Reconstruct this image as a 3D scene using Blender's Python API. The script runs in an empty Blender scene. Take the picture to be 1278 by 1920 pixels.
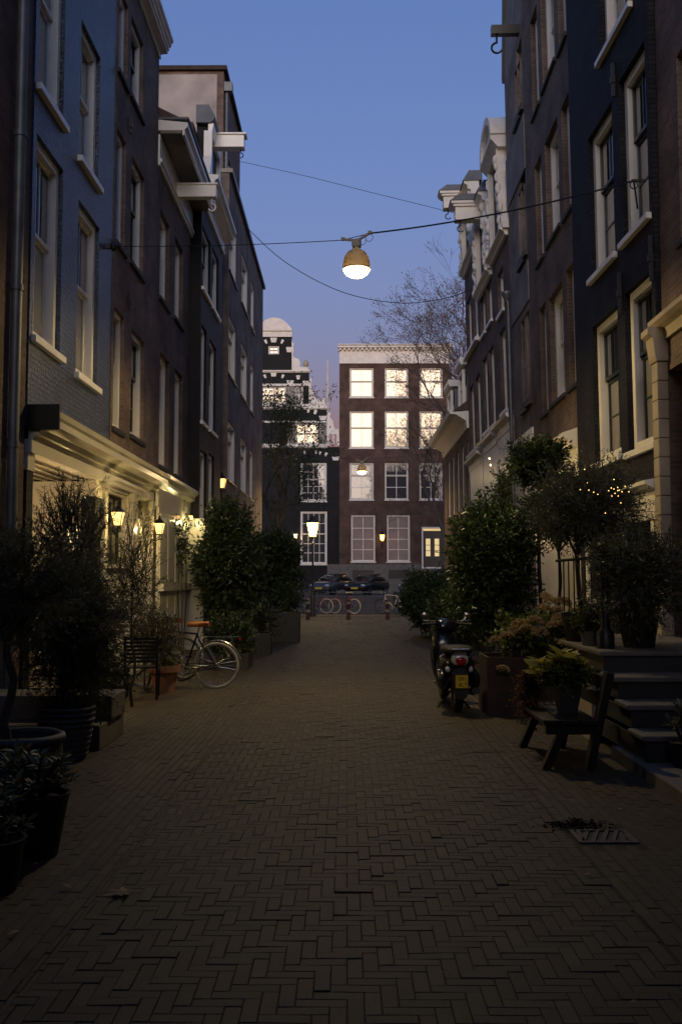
import bpy, bmesh, math, random
import numpy as np
from mathutils import Vector, Matrix
R = math.radians
rnd = random.Random(11)
sc = bpy.context.scene
COL = sc.collection

# ------------------------------------------------------------------ camera
FPX, CAMH, PITCH, YAW = 1800.0, 1.62, R(3.97), R(0.35)
cd = bpy.data.cameras.new('camera'); cam = bpy.data.objects.new('camera', cd); COL.objects.link(cam)
cd.sensor_fit = 'VERTICAL'; cd.sensor_height = 36; cd.lens = FPX / 1920 * 36
cd.clip_start = .05; cd.clip_end = 2000
cam.location = (0, 0, CAMH); cam.rotation_euler = (R(90) + PITCH, 0, YAW)
sc.camera = cam
# ------------------------------------------------------------------ sky: dusk, the glow is behind the camera
w = bpy.data.worlds.new('World'); sc.world = w; w.use_nodes = True
wn = w.node_tree; bg = wn.nodes['Background']
sky = wn.nodes.new('ShaderNodeTexSky'); sky.sky_type = 'NISHITA'; sky.sun_disc = False
sky.sun_elevation = R(-1.0); sky.sun_rotation = R(180)
sky.air_density = 1.35; sky.dust_density = .4; sky.ozone_density = 2.9
wn.links.new(sky.outputs[0], bg.inputs[0]); bg.inputs[1].default_value = .15
# last glow of the western sky, low behind the camera, very soft
sd = bpy.data.lights.new('sun', 'SUN'); sun = bpy.data.objects.new('sun', sd); COL.objects.link(sun)
sd.energy = .12; sd.angle = R(30); sd.color = (1, .82, .66)
sun.rotation_euler = (R(90 - 15), 0, R(-3))
vs = sc.view_settings
vs.view_transform = 'Standard'; vs.look = 'None'; vs.exposure = 3.6; vs.gamma = 1
LAMP_W = .97
cy = sc.cycles
cy.max_bounces = 6; cy.diffuse_bounces = 3; cy.glossy_bounces = 3; cy.transparent_max_bounces = 6
cy.sample_clamp_indirect = 4; cy.use_denoising = True; cy.caustics_reflective = False; cy.caustics_refractive = False

# ------------------------------------------------------------------ measuring helpers (photo pixel -> place)
RM = Matrix.Rotation(YAW, 3, 'Z') @ Matrix.Rotation(R(90) + PITCH, 3, 'X')
CAM = Vector((0, 0, CAMH))
def ray(px, py): return RM @ Vector(((px - 639) / FPX, -(py - 960) / FPX, -1))
def at(px, py, Y):
    d = ray(px, py); return CAM + d * (Y / d.y)
def gnd(px, py, z=0.0):
    d = ray(px, py); return CAM + d * ((z - CAMH) / d.z)

# ------------------------------------------------------------------ materials
MATS = {}
def nodes(name):
    m = bpy.data.materials.new(name); m.use_nodes = True
    nt = m.node_tree
    return m, nt, nt.nodes['Principled BSDF'], nt.nodes.new, nt.links.new
def c4(c): return (c[0], c[1], c[2], 1)
def plain(name, col, rough=.5, metal=0, var=.18, scale=6, bump=.0, spec=.5, bscale=60):
    m, nt, b, N, L = nodes(name)
    tc = N('ShaderNodeTexCoord'); no = N('ShaderNodeTexNoise'); no.inputs['Scale'].default_value = scale
    no.inputs['Detail'].default_value = 6; L(tc.outputs['Object'], no.inputs['Vector'])
    mp = N('ShaderNodeMapRange'); mp.inputs[1].default_value = .3; mp.inputs[2].default_value = .7
    mp.inputs[3].default_value = 1 - var; mp.inputs[4].default_value = 1 + var
    L(no.outputs[0], mp.inputs[0])
    mx = N('ShaderNodeVectorMath'); mx.operation = 'SCALE'; mx.inputs[0].default_value = col
    L(mp.outputs[0], mx.inputs['Scale']); L(mx.outputs[0], b.inputs['Base Color'])
    b.inputs['Roughness'].default_value = rough; b.inputs['Metallic'].default_value = metal
    b.inputs['Specular IOR Level'].default_value = spec
    if bump:
        n2 = N('ShaderNodeTexNoise'); n2.inputs['Scale'].default_value = bscale; n2.inputs['Detail'].default_value = 4
        L(tc.outputs['Object'], n2.inputs['Vector'])
        bp = N('ShaderNodeBump'); bp.inputs['Strength'].default_value = bump; bp.inputs['Distance'].default_value = .01
        L(n2.outputs[0], bp.inputs['Height']); L(bp.outputs[0], b.inputs['Normal'])
    MATS[name] = m
    return m
def brick(name, c1, c2, mortar, rough=.8, spec=.3, bump=.6, msize=.011):
    m, nt, b, N, L = nodes(name)
    tc = N('ShaderNodeTexCoord'); sp = N('ShaderNodeSeparateXYZ'); L(tc.outputs['Object'], sp.inputs[0])
    ad = N('ShaderNodeMath'); L(sp.outputs[0], ad.inputs[0]); L(sp.outputs[1], ad.inputs[1])
    cb = N('ShaderNodeCombineXYZ'); L(ad.outputs[0], cb.inputs[0]); L(sp.outputs[2], cb.inputs[1])
    br = N('ShaderNodeTexBrick'); L(cb.outputs[0], br.inputs['Vector'])
    br.inputs['Scale'].default_value = 1; br.inputs['Brick Width'].default_value = .215
    br.inputs['Row Height'].default_value = .066; br.inputs['Mortar Size'].default_value = msize * .5
    br.inputs['Mortar Smooth'].default_value = .3; br.inputs['Bias'].default_value = -.1
    br.inputs['Color1'].default_value = c4(c1); br.inputs['Color2'].default_value = c4(c2)
    br.inputs['Mortar'].default_value = c4(mortar)
    no = N('ShaderNodeTexNoise'); no.inputs['Scale'].default_value = 1.3; no.inputs['Detail'].default_value = 8
    L(tc.outputs['Object'], no.inputs['Vector'])
    mp = N('ShaderNodeMapRange'); mp.inputs[1].default_value = .3; mp.inputs[2].default_value = .7
    mp.inputs[3].default_value = .55; mp.inputs[4].default_value = 1.35; L(no.outputs[0], mp.inputs[0])
    mx = N('ShaderNodeVectorMath'); mx.operation = 'SCALE'; L(br.outputs['Color'], mx.inputs[0])
    L(mp.outputs[0], mx.inputs['Scale']); L(mx.outputs[0], b.inputs['Base Color'])
    n2 = N('ShaderNodeTexNoise'); n2.inputs['Scale'].default_value = 22; n2.inputs['Detail'].default_value = 5
    L(tc.outputs['Object'], n2.inputs['Vector'])
    hm = N('ShaderNodeMath'); hm.operation = 'MULTIPLY_ADD'; hm.inputs[1].default_value = -1
    L(br.outputs['Fac'], hm.inputs[0]); L(n2.outputs[0], hm.inputs[2])
    bp = N('ShaderNodeBump'); bp.inputs['Strength'].default_value = bump; bp.inputs['Distance'].default_value = .024
    L(hm.outputs[0], bp.inputs['Height']); L(bp.outputs[0], b.inputs['Normal'])
    b.inputs['Roughness'].default_value = rough; b.inputs['Specular IOR Level'].default_value = spec
    MATS[name] = m
    return m
def glass(name, col, metal=0.0, ior=1.6, rough=.03):
    m, nt, b, N, L = nodes(name)
    b.inputs['Base Color'].default_value = c4(col); b.inputs['Roughness'].default_value = rough
    b.inputs['IOR'].default_value = ior; b.inputs['Metallic'].default_value = metal
    tc = N('ShaderNodeTexCoord'); n2 = N('ShaderNodeTexNoise'); n2.inputs['Scale'].default_value = 1.7
    L(tc.outputs['Object'], n2.inputs['Vector'])
    bp = N('ShaderNodeBump'); bp.inputs['Strength'].default_value = .04; bp.inputs['Distance'].default_value = .05
    L(n2.outputs[0], bp.inputs['Height']); L(bp.outputs[0], b.inputs['Normal'])
    MATS[name] = m
    return m
def glow(name, col, strength):
    m, nt, b, N, L = nodes(name)
    b.inputs['Base Color'].default_value = c4(col)
    b.inputs['Emission Color'].default_value = c4(col); b.inputs['Emission Strength'].default_value = strength * LAMP_W
    MATS[name] = m
    return m
def foliage(name, ca, cb, rough=.42, spec=.5, trans=.25):
    m, nt, b, N, L = nodes(name)
    a = N('ShaderNodeAttribute'); a.attribute_name = 'tint'
    oi = N('ShaderNodeObjectInfo')
    s = N('ShaderNodeMath'); L(a.outputs['Fac'], s.inputs[0]); L(oi.outputs['Random'], s.inputs[1])
    f = N('ShaderNodeMath'); f.operation = 'FRACT'; L(s.outputs[0], f.inputs[0])
    mx = N('ShaderNodeMix'); mx.data_type = 'RGBA'; L(f.outputs[0], mx.inputs[0])
    mx.inputs[6].default_value = c4(ca); mx.inputs[7].default_value = c4(cb)
    L(mx.outputs[2], b.inputs['Base Color']); b.inputs['Roughness'].default_value = rough
    b.inputs['Specular IOR Level'].default_value = spec
    tr = N('ShaderNodeBsdfTranslucent'); L(mx.outputs[2], tr.inputs[0])
    ms = N('ShaderNodeMixShader'); ms.inputs[0].default_value = trans
    L(b.outputs[0], ms.inputs[1]); L(tr.outputs[0], ms.inputs[2])
    L(ms.outputs[0], nt.nodes['Material Output'].inputs[0])
    MATS[name] = m
    return m

brick('brick_navy', (.055, .075, .125), (.034, .048, .085), (.02, .028, .05), .36, .6, 1.0)
brick('brick_black', (.026, .026, .031), (.017, .017, .021), (.010, .010, .013), .7, .16, 1.0)
brick('brick_jet', (.008, .008, .01), (.012, .012, .014), (.008, .008, .009), .6, .3, .7)
brick('brick_brown', (.20, .137, .108), (.13, .09, .075), (.21, .18, .155))
brick('brick_umber', (.16, .105, .082), (.10, .07, .058), (.15, .125, .11))
brick('brick_red', (.18, .12, .088), (.12, .082, .064), (.24, .20, .165))
brick('brick_grey', (.22, .17, .145), (.17, .13, .11), (.22, .185, .165))
brick('brick_far', (.13, .072, .052), (.095, .054, .042), (.14, .115, .10))
brick('brick_pale', (.27, .22, .19), (.22, .175, .15), (.17, .145, .125))
plain('plaster', (.40, .36, .33), .9, var=.28, scale=1.1, bump=.25, bscale=14)
plain('plaster_grey', (.22, .2, .2), .9, var=.25, scale=1.6, bump=.2, bscale=20)
plain('white_paint', (.86, .82, .75), .3, var=.07, scale=2.5, bump=.03, bscale=9)
plain('white_gloss', (.74, .69, .58), .16, var=.06, scale=2.5, bump=.05, bscale=5)
plain('white_trim', (.82, .77, .70), .6, var=.10, scale=3)
plain('cream_stone', (.42, .35, .26), .75, var=.18, scale=3, bump=.2)
plain('grey_stone', (.15, .135, .115), .8, var=.25, scale=3, bump=.25)
plain('blue_stone_riser_shade', (.032, .032, .034), .7, var=.2, scale=4, bump=.15)  # dark sill stone; its darkness also carries the shade of the stoop risers
plain('dark_wood', (.03, .027, .025), .55, var=.3, scale=9, bump=.15)
plain('ceiling_wood', (.12, .095, .06), .35, var=.2, scale=5)
plain('green_paint', (.012, .02, .016), .3, var=.15)
plain('black_paint', (.01, .01, .011), .32, var=.2)
plain('iron', (.015, .015, .017), .45, metal=.3, var=.2)
plain('zinc', (.13, .14, .155), .5, metal=.4, var=.25, scale=3)
plain('lead_grey', (.12, .13, .15), .6, var=.2, scale=3)
plain('roof_tile', (.09, .05, .045), .7, var=.3, scale=7)
plain('red_paint', (.22, .05, .035), .45, var=.2)
plain('corten', (.042, .024, .015), .8, var=.35, scale=5, bump=.15)
plain('terracotta', (.30, .14, .07), .75, var=.2, scale=8, bump=.1)
plain('pot_grey', (.045, .047, .05), .65, var=.25, scale=9, bump=.2)
plain('pot_black', (.012, .012, .013), .5, var=.2)
plain('wicker', (.05, .055, .06), .6, var=.3, scale=25, bump=.3)
plain('soil', (.03, .022, .016), .95, var=.4, scale=20, bump=.6)
plain('bark', (.06, .048, .036), .9, var=.35, scale=14, bump=.7)
plain('bark_pale', (.11, .085, .068), .9, var=.3, scale=5, bump=.3)
plain('grate_iron', (.075, .062, .058), .6, var=.3, scale=20, bump=.2)
plain('bark_dark', (.03, .025, .021), .9, var=.3, scale=10, bump=.6)
plain('steel', (.42, .42, .40), .28, metal=1, var=.1)
plain('rubber', (.02, .019, .018), .7, var=.2)
plain('tyre_grey', (.36, .33, .29), .7, var=.15)
plain('tyre_cream', (.55, .48, .36), .7, var=.1)
plain('leather', (.42, .14, .03), .42, var=.18, scale=30, bump=.1)
plain('leather_red', (.14, .045, .03), .45, var=.2)
plain('bike_black', (.014, .014, .015), .25)
plain('bike_white', (.6, .58, .54), .3)
plain('bike_red', (.18, .03, .03), .3)
plain('car_black', (.012, .013, .016), .16)
plain('car_grey', (.06, .065, .075), .2)
plain('plate_yellow', (.80, .52, .03), .4, var=.05)
plain('tail_red', (.35, .015, .012), .12, var=.1)
plain('plastic_clear', (.55, .55, .55), .12, var=.05)
plain('post_red', (.07, .02, .017), .5)
plain('curtain', (.36, .31, .25), .9, var=.12, scale=3)
plain('curtain_rose', (.30, .23, .2), .9, var=.1, scale=3)
plain('mortar_sand', (.040, .031, .020), .95, var=.3, scale=12, bump=.3)
plain('quay_stone', (.10, .09, .08), .85, var=.25, scale=2, bump=.2)
glass('pane_dark', (.016, .017, .019), 0, 1.9)
glass('pane_curtain', (.20, .185, .16), 0, 1.9)
glass('pane_mirror', (.27, .235, .19), .8, 1.6, .03)
glass('pane_far', (.10, .10, .11), .5, 1.6)
def clear_pane(name):
    m, nt, b, N, L = nodes(name); b.inputs['Base Color'].default_value = (.02, .02, .02, 1); b.inputs['Roughness'].default_value = .03
    t = N('ShaderNodeBsdfTransparent'); fr = N('ShaderNodeFresnel'); fr.inputs[0].default_value = 1.5
    ms = N('ShaderNodeMixShader'); L(fr.outputs[0], ms.inputs[0]); L(t.outputs[0], ms.inputs[1]); L(b.outputs[0], ms.inputs[2])
    L(ms.outputs[0], nt.nodes['Material Output'].inputs[0]); MATS[name] = m
clear_pane('pane_clear')
glass('canal_water', (.006, .009, .012), 0, 1.33, .06)
glow('lamp_glow', (1, .68, .30), 2.6)
glow('lantern_glow', (1, .56, .17), .22)
glow('lantern_dim', (1, .58, .2), .085)
glow('bulb', (1, .66, .28), 1.6)
glow('fairy', (1, .58, .18), .3)
glow('room_warm', (1, .58, .25), .018)
glow('door_glass_lit', (1, .75, .35), .045)
foliage('leaf_olive', (.06, .07, .036), (.15, .155, .10))
foliage('leaf_dark', (.026, .045, .016), (.06, .085, .03), .36)
foliage('leaf_laurel', (.03, .052, .016), (.062, .09, .028), .3)
foliage('leaf_fresh', (.07, .10, .02), (.16, .19, .045), .45, .4, .35)
foliage('leaf_yellow', (.55, .44, .07), (.24, .27, .06), .5, .3, .45)
foliage('leaf_brown', (.30, .14, .05), (.16, .08, .035), .7, .2)
foliage('leaf_rhodo', (.09, .105, .05), (.2, .2, .11), .5, .25)
foliage('flower_dry', (.40, .25, .14), (.42, .36, .17), .85, .1)
foliage('litter_dark', (.02, .016, .012), (.05, .035, .02), .8, .1)
foliage('leaf_fallen', (.46, .34, .16), (.32, .2, .1), .7, .2)

# ------------------------------------------------------------------ mesh helpers
class MB:
    def __init__(s): s.v = []; s.f = []; s.sm = False
    def add(s, vs, fs):
        o = len(s.v); s.v += [tuple(p) for p in vs]; s.f += [tuple(i + o for i in f) for f in fs]; return s
    def box(s, x0, x1, y0, y1, z0, z1):
        x0, x1 = sorted((x0, x1)); y0, y1 = sorted((y0, y1)); z0, z1 = sorted((z0, z1))
        return s.add([(x0,y0,z0),(x1,y0,z0),(x1,y1,z0),(x0,y1,z0),(x0,y0,z1),(x1,y0,z1),(x1,y1,z1),(x0,y1,z1)],
            [(3,2,1,0),(4,5,6,7),(0,1,5,4),(1,2,6,5),(2,3,7,6),(3,0,4,7)])
    def bar(s, a, b, wd, ht, up=(0,0,1)):
        a = Vector(a); b = Vector(b); d = (b - a).normalized(); u = Vector(up)
        r = d.cross(u)
        if r.length < 1e-4: r = d.cross(Vector((1,0,0)))
        r.normalize(); u = r.cross(d); r *= wd / 2; u *= ht / 2
        vs = [a-r-u, a+r-u, a+r+u, a-r+u, b-r-u, b+r-u, b+r+u, b-r+u]
        return s.add(vs, [(0,1,2,3),(7,6,5,4),(1,0,4,5),(2,1,5,6),(3,2,6,7),(0,3,7,4)])
    def tube(s, pts, r, n=8, cap=True):
        pts = [Vector(p) for p in pts]; m = len(pts)
        rs = r if isinstance(r, (list, tuple)) else [r] * m
        vs = []; fs = []
        ref = Vector((.13, .31, .94))
        for i, p in enumerate(pts):
            d = (pts[min(i+1, m-1)] - pts[max(i-1, 0)])
            d = d.normalized() if d.length > 1e-9 else Vector((0,0,1))
            e = ref - d * ref.dot(d)
            if e.length < .05: e = Vector((1,0,0)) - d * d.x
            e.normalize(); g = d.cross(e); ref = e
            for k in range(n):
                a = 2 * math.pi * k / n
                vs.append(p + (e * math.cos(a) + g * math.sin(a)) * rs[i])
        for i in range(m - 1):
            for k in range(n):
                a = i * n + k; b = i * n + (k + 1) % n
                fs.append((a, b, b + n, a + n))
        if cap: fs.append(tuple(range(n))[::-1]); fs.append(tuple((m-1)*n + k for k in range(n)))
        return s.add(vs, fs)
    def lathe(s, prof, n=24, c=(0,0,0), sx=1, sy=1):
        vs = []; fs = []; m = len(prof)
        for r, z in prof:
            for k in range(n):
                a = 2 * math.pi * k / n
                vs.append((c[0] + r * math.cos(a) * sx, c[1] + r * math.sin(a) * sy, c[2] + z))
        for i in range(m - 1):
            for k in range(n):
                a = i * n + k; b = i * n + (k + 1) % n
                fs.append((a, b, b + n, a + n))
        if prof[0][0] > 1e-4: fs.append(tuple(range(n))[::-1])
        if prof[-1][0] > 1e-4: fs.append(tuple((m-1)*n + k for k in range(n)))
        return s.add(vs, fs)
    def prism(s, poly, v0, v1):
        """polygon in the facade plane (u, z), pushed from v0 (back) to v1 (front)"""
        n = len(poly); vs = [(p[0], v0, p[1]) for p in poly] + [(p[0], v1, p[1]) for p in poly]
        fs = [tuple(range(n)), tuple(range(2*n-1, n-1, -1))]
        for i in range(n):
            j = (i + 1) % n; fs.append((j, i, i + n, j + n))
        return s.add(vs, fs)
    def run(s, prof, u0, u1):
        """profile in (v, z) run along u"""
        n = len(prof); vs = [(u0, p[0], p[1]) for p in prof] + [(u1, p[0], p[1]) for p in prof]
        fs = [tuple(range(n)), tuple(range(2*n-1, n-1, -1))]
        for i in range(n):
            j = (i + 1) % n; fs.append((j, i, i + n, j + n))
        return s.add(vs, fs)
    def torus(s, R0, r, n=36, k=8, axis='y', c=(0,0,0)):
        vs = []; fs = []
        for i in range(n):
            a = 2*math.pi*i/n
            for j in range(k):
                b = 2*math.pi*j/k; q = R0 + r*math.cos(b); h = r*math.sin(b)
                p = (q*math.cos(a), h, q*math.sin(a)) if axis == 'y' else ((q*math.cos(a), q*math.sin(a), h) if axis == 'z' else (h, q*math.cos(a), q*math.sin(a)))
                vs.append((p[0]+c[0], p[1]+c[1], p[2]+c[2]))
        for i in range(n):
            for j in range(k):
                fs.append((i*k+j, i*k+(j+1)%k, ((i+1)%n)*k+(j+1)%k, ((i+1)%n)*k+j))
        return s.add(vs, fs)
    def ball(s, c, rx, ry, rz, n=14, m=9):
        prof = [(math.sin(math.pi*i/m), -math.cos(math.pi*i/m)) for i in range(m+1)]
        vs = []; fs = []
        for r, z in prof:
            for k in range(n):
                a = 2*math.pi*k/n; vs.append((c[0]+r*rx*math.cos(a), c[1]+r*ry*math.sin(a), c[2]+z*rz))
        for i in range(m):
            for k in range(n):
                a = i*n+k; b = i*n+(k+1)%n; fs.append((a, b, b+n, a+n))
        return s.add(vs, fs)
    def build(s, name, mat, parent=None, smooth=False, bevel=0, recalc=True):
        me = bpy.data.meshes.new(name); me.from_pydata(s.v, [], s.f)
        if recalc or bevel:
            bm = bmesh.new(); bm.from_mesh(me)
            if smooth: bmesh.ops.remove_doubles(bm, verts=bm.verts, dist=1e-5)
            bmesh.ops.recalc_face_normals(bm, faces=bm.faces)
            bm.to_mesh(me); bm.free()
        me.materials.append(MATS[mat] if isinstance(mat, str) else mat)
        if smooth: me.polygons.foreach_set('use_smooth', [True]*len(me.polygons))
        o = bpy.data.objects.new(name, me); COL.objects.link(o)
        if parent: o.parent = parent
        if bevel:
            md = o.modifiers.new('bevel', 'BEVEL'); md.width = bevel; md.segments = 2; md.limit_method = 'ANGLE'; md.angle_limit = R(40)
        if smooth:
            try: me.set_sharp_from_angle(angle=R(50))
            except Exception: pass
        return o
def tag(o, label=None, cat=None, group=None, kind=None):
    if label: o['label'] = label
    if cat: o['category'] = cat
    if group: o['group'] = group
    if kind: o['kind'] = kind
    return o
def empty(name, loc=(0,0,0), rz=0, label=None, cat=None, group=None):
    o = bpy.data.objects.new(name, None); COL.objects.link(o); o.location = loc; o.rotation_euler = (0,0,rz)
    o.empty_display_size = .2
    return tag(o, label, cat, group)
def copy_tree(o, parent=None):
    c = o.copy(); COL.objects.link(c)
    if parent: c.parent = parent
    for ch in list(o.children): copy_tree(ch, c)
    return c

# ------------------------------------------------------------------ houses
class Facade:
    """local frame: x along the wall, y out into the street, z up"""
    def __init__(s, name, label, x0, y0, x1, y1, side, lean=0.0):
        a = Vector((x0, y0, 0)); b = Vector((x1, y1, 0)); d = (b - a).normalized(); s.W = (b - a).length
        u = -d if side == 'L' else d
        s.sg = -1 if side == 'L' else 1; s.clip = True
        n = Vector((0,0,1)).cross(u)
        m = Matrix(((u.x, n.x, 0, a.x), (u.y, n.y, 0, a.y), (0, 0, 1, 0), (0,0,0,1)))
        s.M = m @ Matrix.Rotation(-R(lean), 4, 'X'); s.I = s.M.inverted()
        s.e = empty(name, label=label, cat='house'); s.e.matrix_world = s.M
    def hit(s, px, py, v=0.0):
        o = s.I @ CAM; d = s.I.to_3x3() @ ray(px, py); t = (v - o.y) / d.y
        p = o + d * t; return p.x, p.z
    def rect(s, pa, pb, pt, pb2, v=0.0, ref=None):
        ref = ref if ref is not None else pa
        pm = (pt + pb2) / 2
        ua = s.hit(pa, pm, v)[0]; ub = s.hit(pb, pm, v)[0]
        a, b = min(ua, ub), max(ua, ub)
        lo_, hi_ = (-s.W + .12, -.12) if s.sg < 0 else (.12, s.W - .12)
        if s.clip: a, b = max(a, lo_), min(b, hi_)
        if s.clip and b - a < .5:
            if a <= lo_ + .01: b = a + .62
            else: a = b - .62
        return a, b, s.hit(ref, pb2, v)[1], s.hit(ref, pt, v)[1]

def wall(H, u0, u1, z0, z1, holes, mat, reveal=.34, name='wall'):
    us = sorted({u0, u1, *[min(max(h[i], u0), u1) for h in holes for i in (0, 1)]})
    zs = sorted({z0, z1, *[min(max(h[i], z0), z1) for h in holes for i in (2, 3)]})
    m = MB()
    for i in range(len(us)-1):
        for j in range(len(zs)-1):
            cu, cz = (us[i]+us[i+1])/2, (zs[j]+zs[j+1])/2
            if any(h[0] < cu < h[1] and h[2] < cz < h[3] for h in holes): continue
            m.add([(us[i],0,zs[j]),(us[i+1],0,zs[j]),(us[i+1],0,zs[j+1]),(us[i],0,zs[j+1])], [(3,2,1,0)])
    for h in holes:
        a, b, c, d = h[:4]; r = -reveal
        m.add([(a,0,c),(a,0,d),(a,r,d),(a,r,c)], [(0,1,2,3)]); m.add([(b,0,c),(b,0,d),(b,r,d),(b,r,c)], [(3,2,1,0)])
        m.add([(a,0,d),(b,0,d),(b,r,d),(a,r,d)], [(0,1,2,3)]); m.add([(a,0,c),(b,0,c),(b,r,c),(a,r,c)], [(3,2,1,0)])
    r = -reveal
    m.add([(u0,0,z0),(u0,0,z1),(u0,r,z1),(u0,r,z0)], [(3,2,1,0)]); m.add([(u1,0,z0),(u1,0,z1),(u1,r,z1),(u1,r,z0)], [(0,1,2,3)])
    m.add([(u0,0,z1),(u1,0,z1),(u1,r,z1),(u0,r,z1)], [(3,2,1,0)])
    return m.build(name, mat, H, recalc=False)
def frame4(m, a, b, c, d, t, v0, v1):
    m.box(a, a+t, v0, v1, c, d); m.box(b-t, b, v0, v1, c, d); m.box(a+t, b-t, v0, v1, d-t, d); m.box(a+t, b-t, v0, v1, c, c+t)
def window(H, r, frame='white_paint', sash='white_paint', pane='pane_dark', rec=.10, dep=.15, fw=.085, up=(2,1), lo=(2,2), split=.42,
           sill=('white_paint', .06, .09), bar=.022, st=.045, upper_pane=None):
    a, b, c, d = r[:4]; g = .004
    m = MB(); frame4(m, a+g, b-g, c+g, d-g, fw, -rec-dep, -rec)
    wn_ = m.build('window', frame, H)
    if sill: MB().box(a-.07, b+.07, -rec+.002, sill[1], c-sill[2], c-.003).build('sill', sill[0], wn_, bevel=.008)
    a2, b2, c2, d2 = a+g+fw, b-g-fw, c+g+fw, d-g-fw
    zm = d2 - (d2 - c2) * split
    for nm, (nx, nz), z0, z1, v1, pm in (('upper_sash', up, zm, d2, -rec-.07, upper_pane or pane), ('lower_sash', lo, c2, zm, -rec-.115, pane)):
        if nx == 0: continue
        m = MB(); v0 = v1 - .04
        frame4(m, a2+.002, b2-.002, z0+.002, z1-.002, st, v0, v1)
        ia, ib, ic, id_ = a2+.002+st, b2-.002-st, z0+.002+st, z1-.002-st
        pw, ph = (ib-ia)/nx, (id_-ic)/nz
        for i in range(1, nx): m.box(ia+pw*i-bar/2, ia+pw*i+bar/2, v0+.004, v1-.003, ic, id_)
        for j in range(1, nz): m.box(ia, ib, v0+.006, v1-.005, ic+ph*j-bar/2, ic+ph*j+bar/2)
        m.build(nm, sash, wn_)
        for i in range(nx):
            for j in range(nz):
                MB().box(ia+pw*i+bar*.4, ia+pw*(i+1)-bar*.4, v0+.012, v0+.02, ic+ph*j+bar*.4, ic+ph*(j+1)-bar*.4).build('pane', pm, wn_)
    return wn_
def body(H, u0, u1, z0, z1, mat, deep=7.0, v=-.34, name='side_wall'):
    return MB().box(u0, u1, v-.002, -deep, z0, z1).build(name, mat, H)
def cornice(H, u0, u1, z, prof, mat='white_paint', name='cornice'):
    """prof: list of (v, dz) around z"""
    return MB().run([(p[0], z + p[1]) for p in prof], u0, u1).build(name, mat, H)
def hook(parent, p, s=.16, mat='iron'):
    x, y, z = p
    pts = [(x, y, z), (x, y, z-s*.5)] + [(x, y + s*.33*math.sin(t) , z - s*.83 + s*.33*math.cos(t)) for t in [R(a) for a in range(20, 250, 25)]]
    return MB().tube(pts, s*.07, 6).build('hook', mat, parent, smooth=True)
def anchor(H, u, z, h=.45, mat='iron'):
    m = MB().box(u-.02, u+.02, .003, .05, z-h/2, z+h/2); m.box(u-.035, u+.035, .003, .065, z-.05, z+.05)
    return m.build('wall_anchor', mat, H)
def pipe(H, u, z0, z1, r=.05, mat='zinc', v=.075):
    m = MB().tube([(u, v, z0), (u, v, z1)], r, 12)
    z = z0 + 1.2
    while z < z1:
        m.tube([(u, v, z), (u, v, z+.06)], r*1.2, 12); m.box(u-.01, u+.01, 0, v, z+.02, z+.045); z += 1.75
    return m.build('drainpipe', mat, H, smooth=True)
# ================================================================== GROUND, STREET
def sheet(name, x0, x1, y0, y1, z, mat, kind='structure'):
    o = MB().add([(x0,y0,z),(x1,y0,z),(x1,y1,z),(x0,y1,z)], [(0,1,2,3)]).build(name, mat, recalc=False)
    return tag(o, kind=kind)
sheet('ground', -60, 60, -30, 45.4, -.0036, 'mortar_sand')
LX, RX = -3.7, 4.0
# ================================================================== LEFT ROW
SILL_W = ('white_paint', .07, .09); SILL_D = ('blue_stone_riser_shade', .05, .08); SILL_BL = ('black_paint', .05, .07)
# --- near edge house with the drainpipe
F = Facade('brick_house', 'dark brown brick house at the left edge of the photo with a tall grey drainpipe', LX-.02, -12.0, LX-.02, 10.98, 'L')
H = F.e
wall(H, -F.W, 0, 0, 15, [], 'brick_umber'); body(H, -F.W, 0, 0, 15, 'brick_umber')
ud = F.hit(33, 500, .075)[0]
pipe(H, ud, .1, 14.9, .062)
# --- navy painted house
F = Facade('painted_house', 'navy blue painted brick house with tall white windows above the lit white shopfront', LX, 11.0, LX, 14.83, 'L')
H = F.e; W = F.W
rr = [F.rect(66, 117, 243, 632), F.rect(145, 185, 369, 700)]
hh = rr[0][3] - rr[0][2]
r3 = F.rect(70, 122, 20, 155); r3 = (r3[0], r3[1], r3[2], r3[2] + hh)
r4 = F.rect(151, 188, 30, 297)
holes = rr + [r3, r4]
for h in holes: window(H, h, pane='pane_curtain', upper_pane='pane_dark', up=(2,1), lo=(2,1), split=.45, sill=SILL_W, fw=.10, rec=.06, dep=.25)
Z1 = 3.62
wall(H, -W, 0, Z1-.25, 14.5, holes, 'brick_navy', .36); body(H, -W, 0, Z1-.25, 14.5, 'brick_navy')
# --- brown house
F2 = Facade('brick_house', 'brown brick house with black sashes and a white cornice, left of the plastered gable wall', LX+.01, 14.86, LX+.01, 18.25, 'L')
H2 = F2.e; W2 = F2.W
A1, A2 = F2.rect(203, 232, 203, 430), F2.rect(246, 270, 287, 490)
B1, B2 = F2.rect(203, 232, 560, 794), F2.rect(246, 270, 614, 815)
T2 = F2.rect(246, 269, 24, 178); T1 = F2.rect(203, 232, 0, 86); T1 = (T1[0], T1[1], T1[2], T1[2] + T2[3] - T2[2])
holes = [A1, A2, B1, B2, T1, T2]
for h in holes:
    window(H2, h, sash='black_paint', up=(2,1), lo=(2,2), split=.40, sill=SILL_D, rec=.06, dep=.17, st=.055)
ztop2 = F2.hit(286, 72)[1] + .08
wall(H2, -W2, 0, Z1-.25, ztop2, holes, 'brick_brown', .34); body(H2, -W2, 0, 0, ztop2, 'brick_brown')
cornice(H2, -W2-.04, .1, ztop2, [(.002, -.1), (.03, -.1), (.03, .0), (.16, .015), (.16, .06), (.19, .08), (.19, .13), (.23, .16), (.23, .21), (.27, .24), (.27, .3), (.002, .32)])
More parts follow.
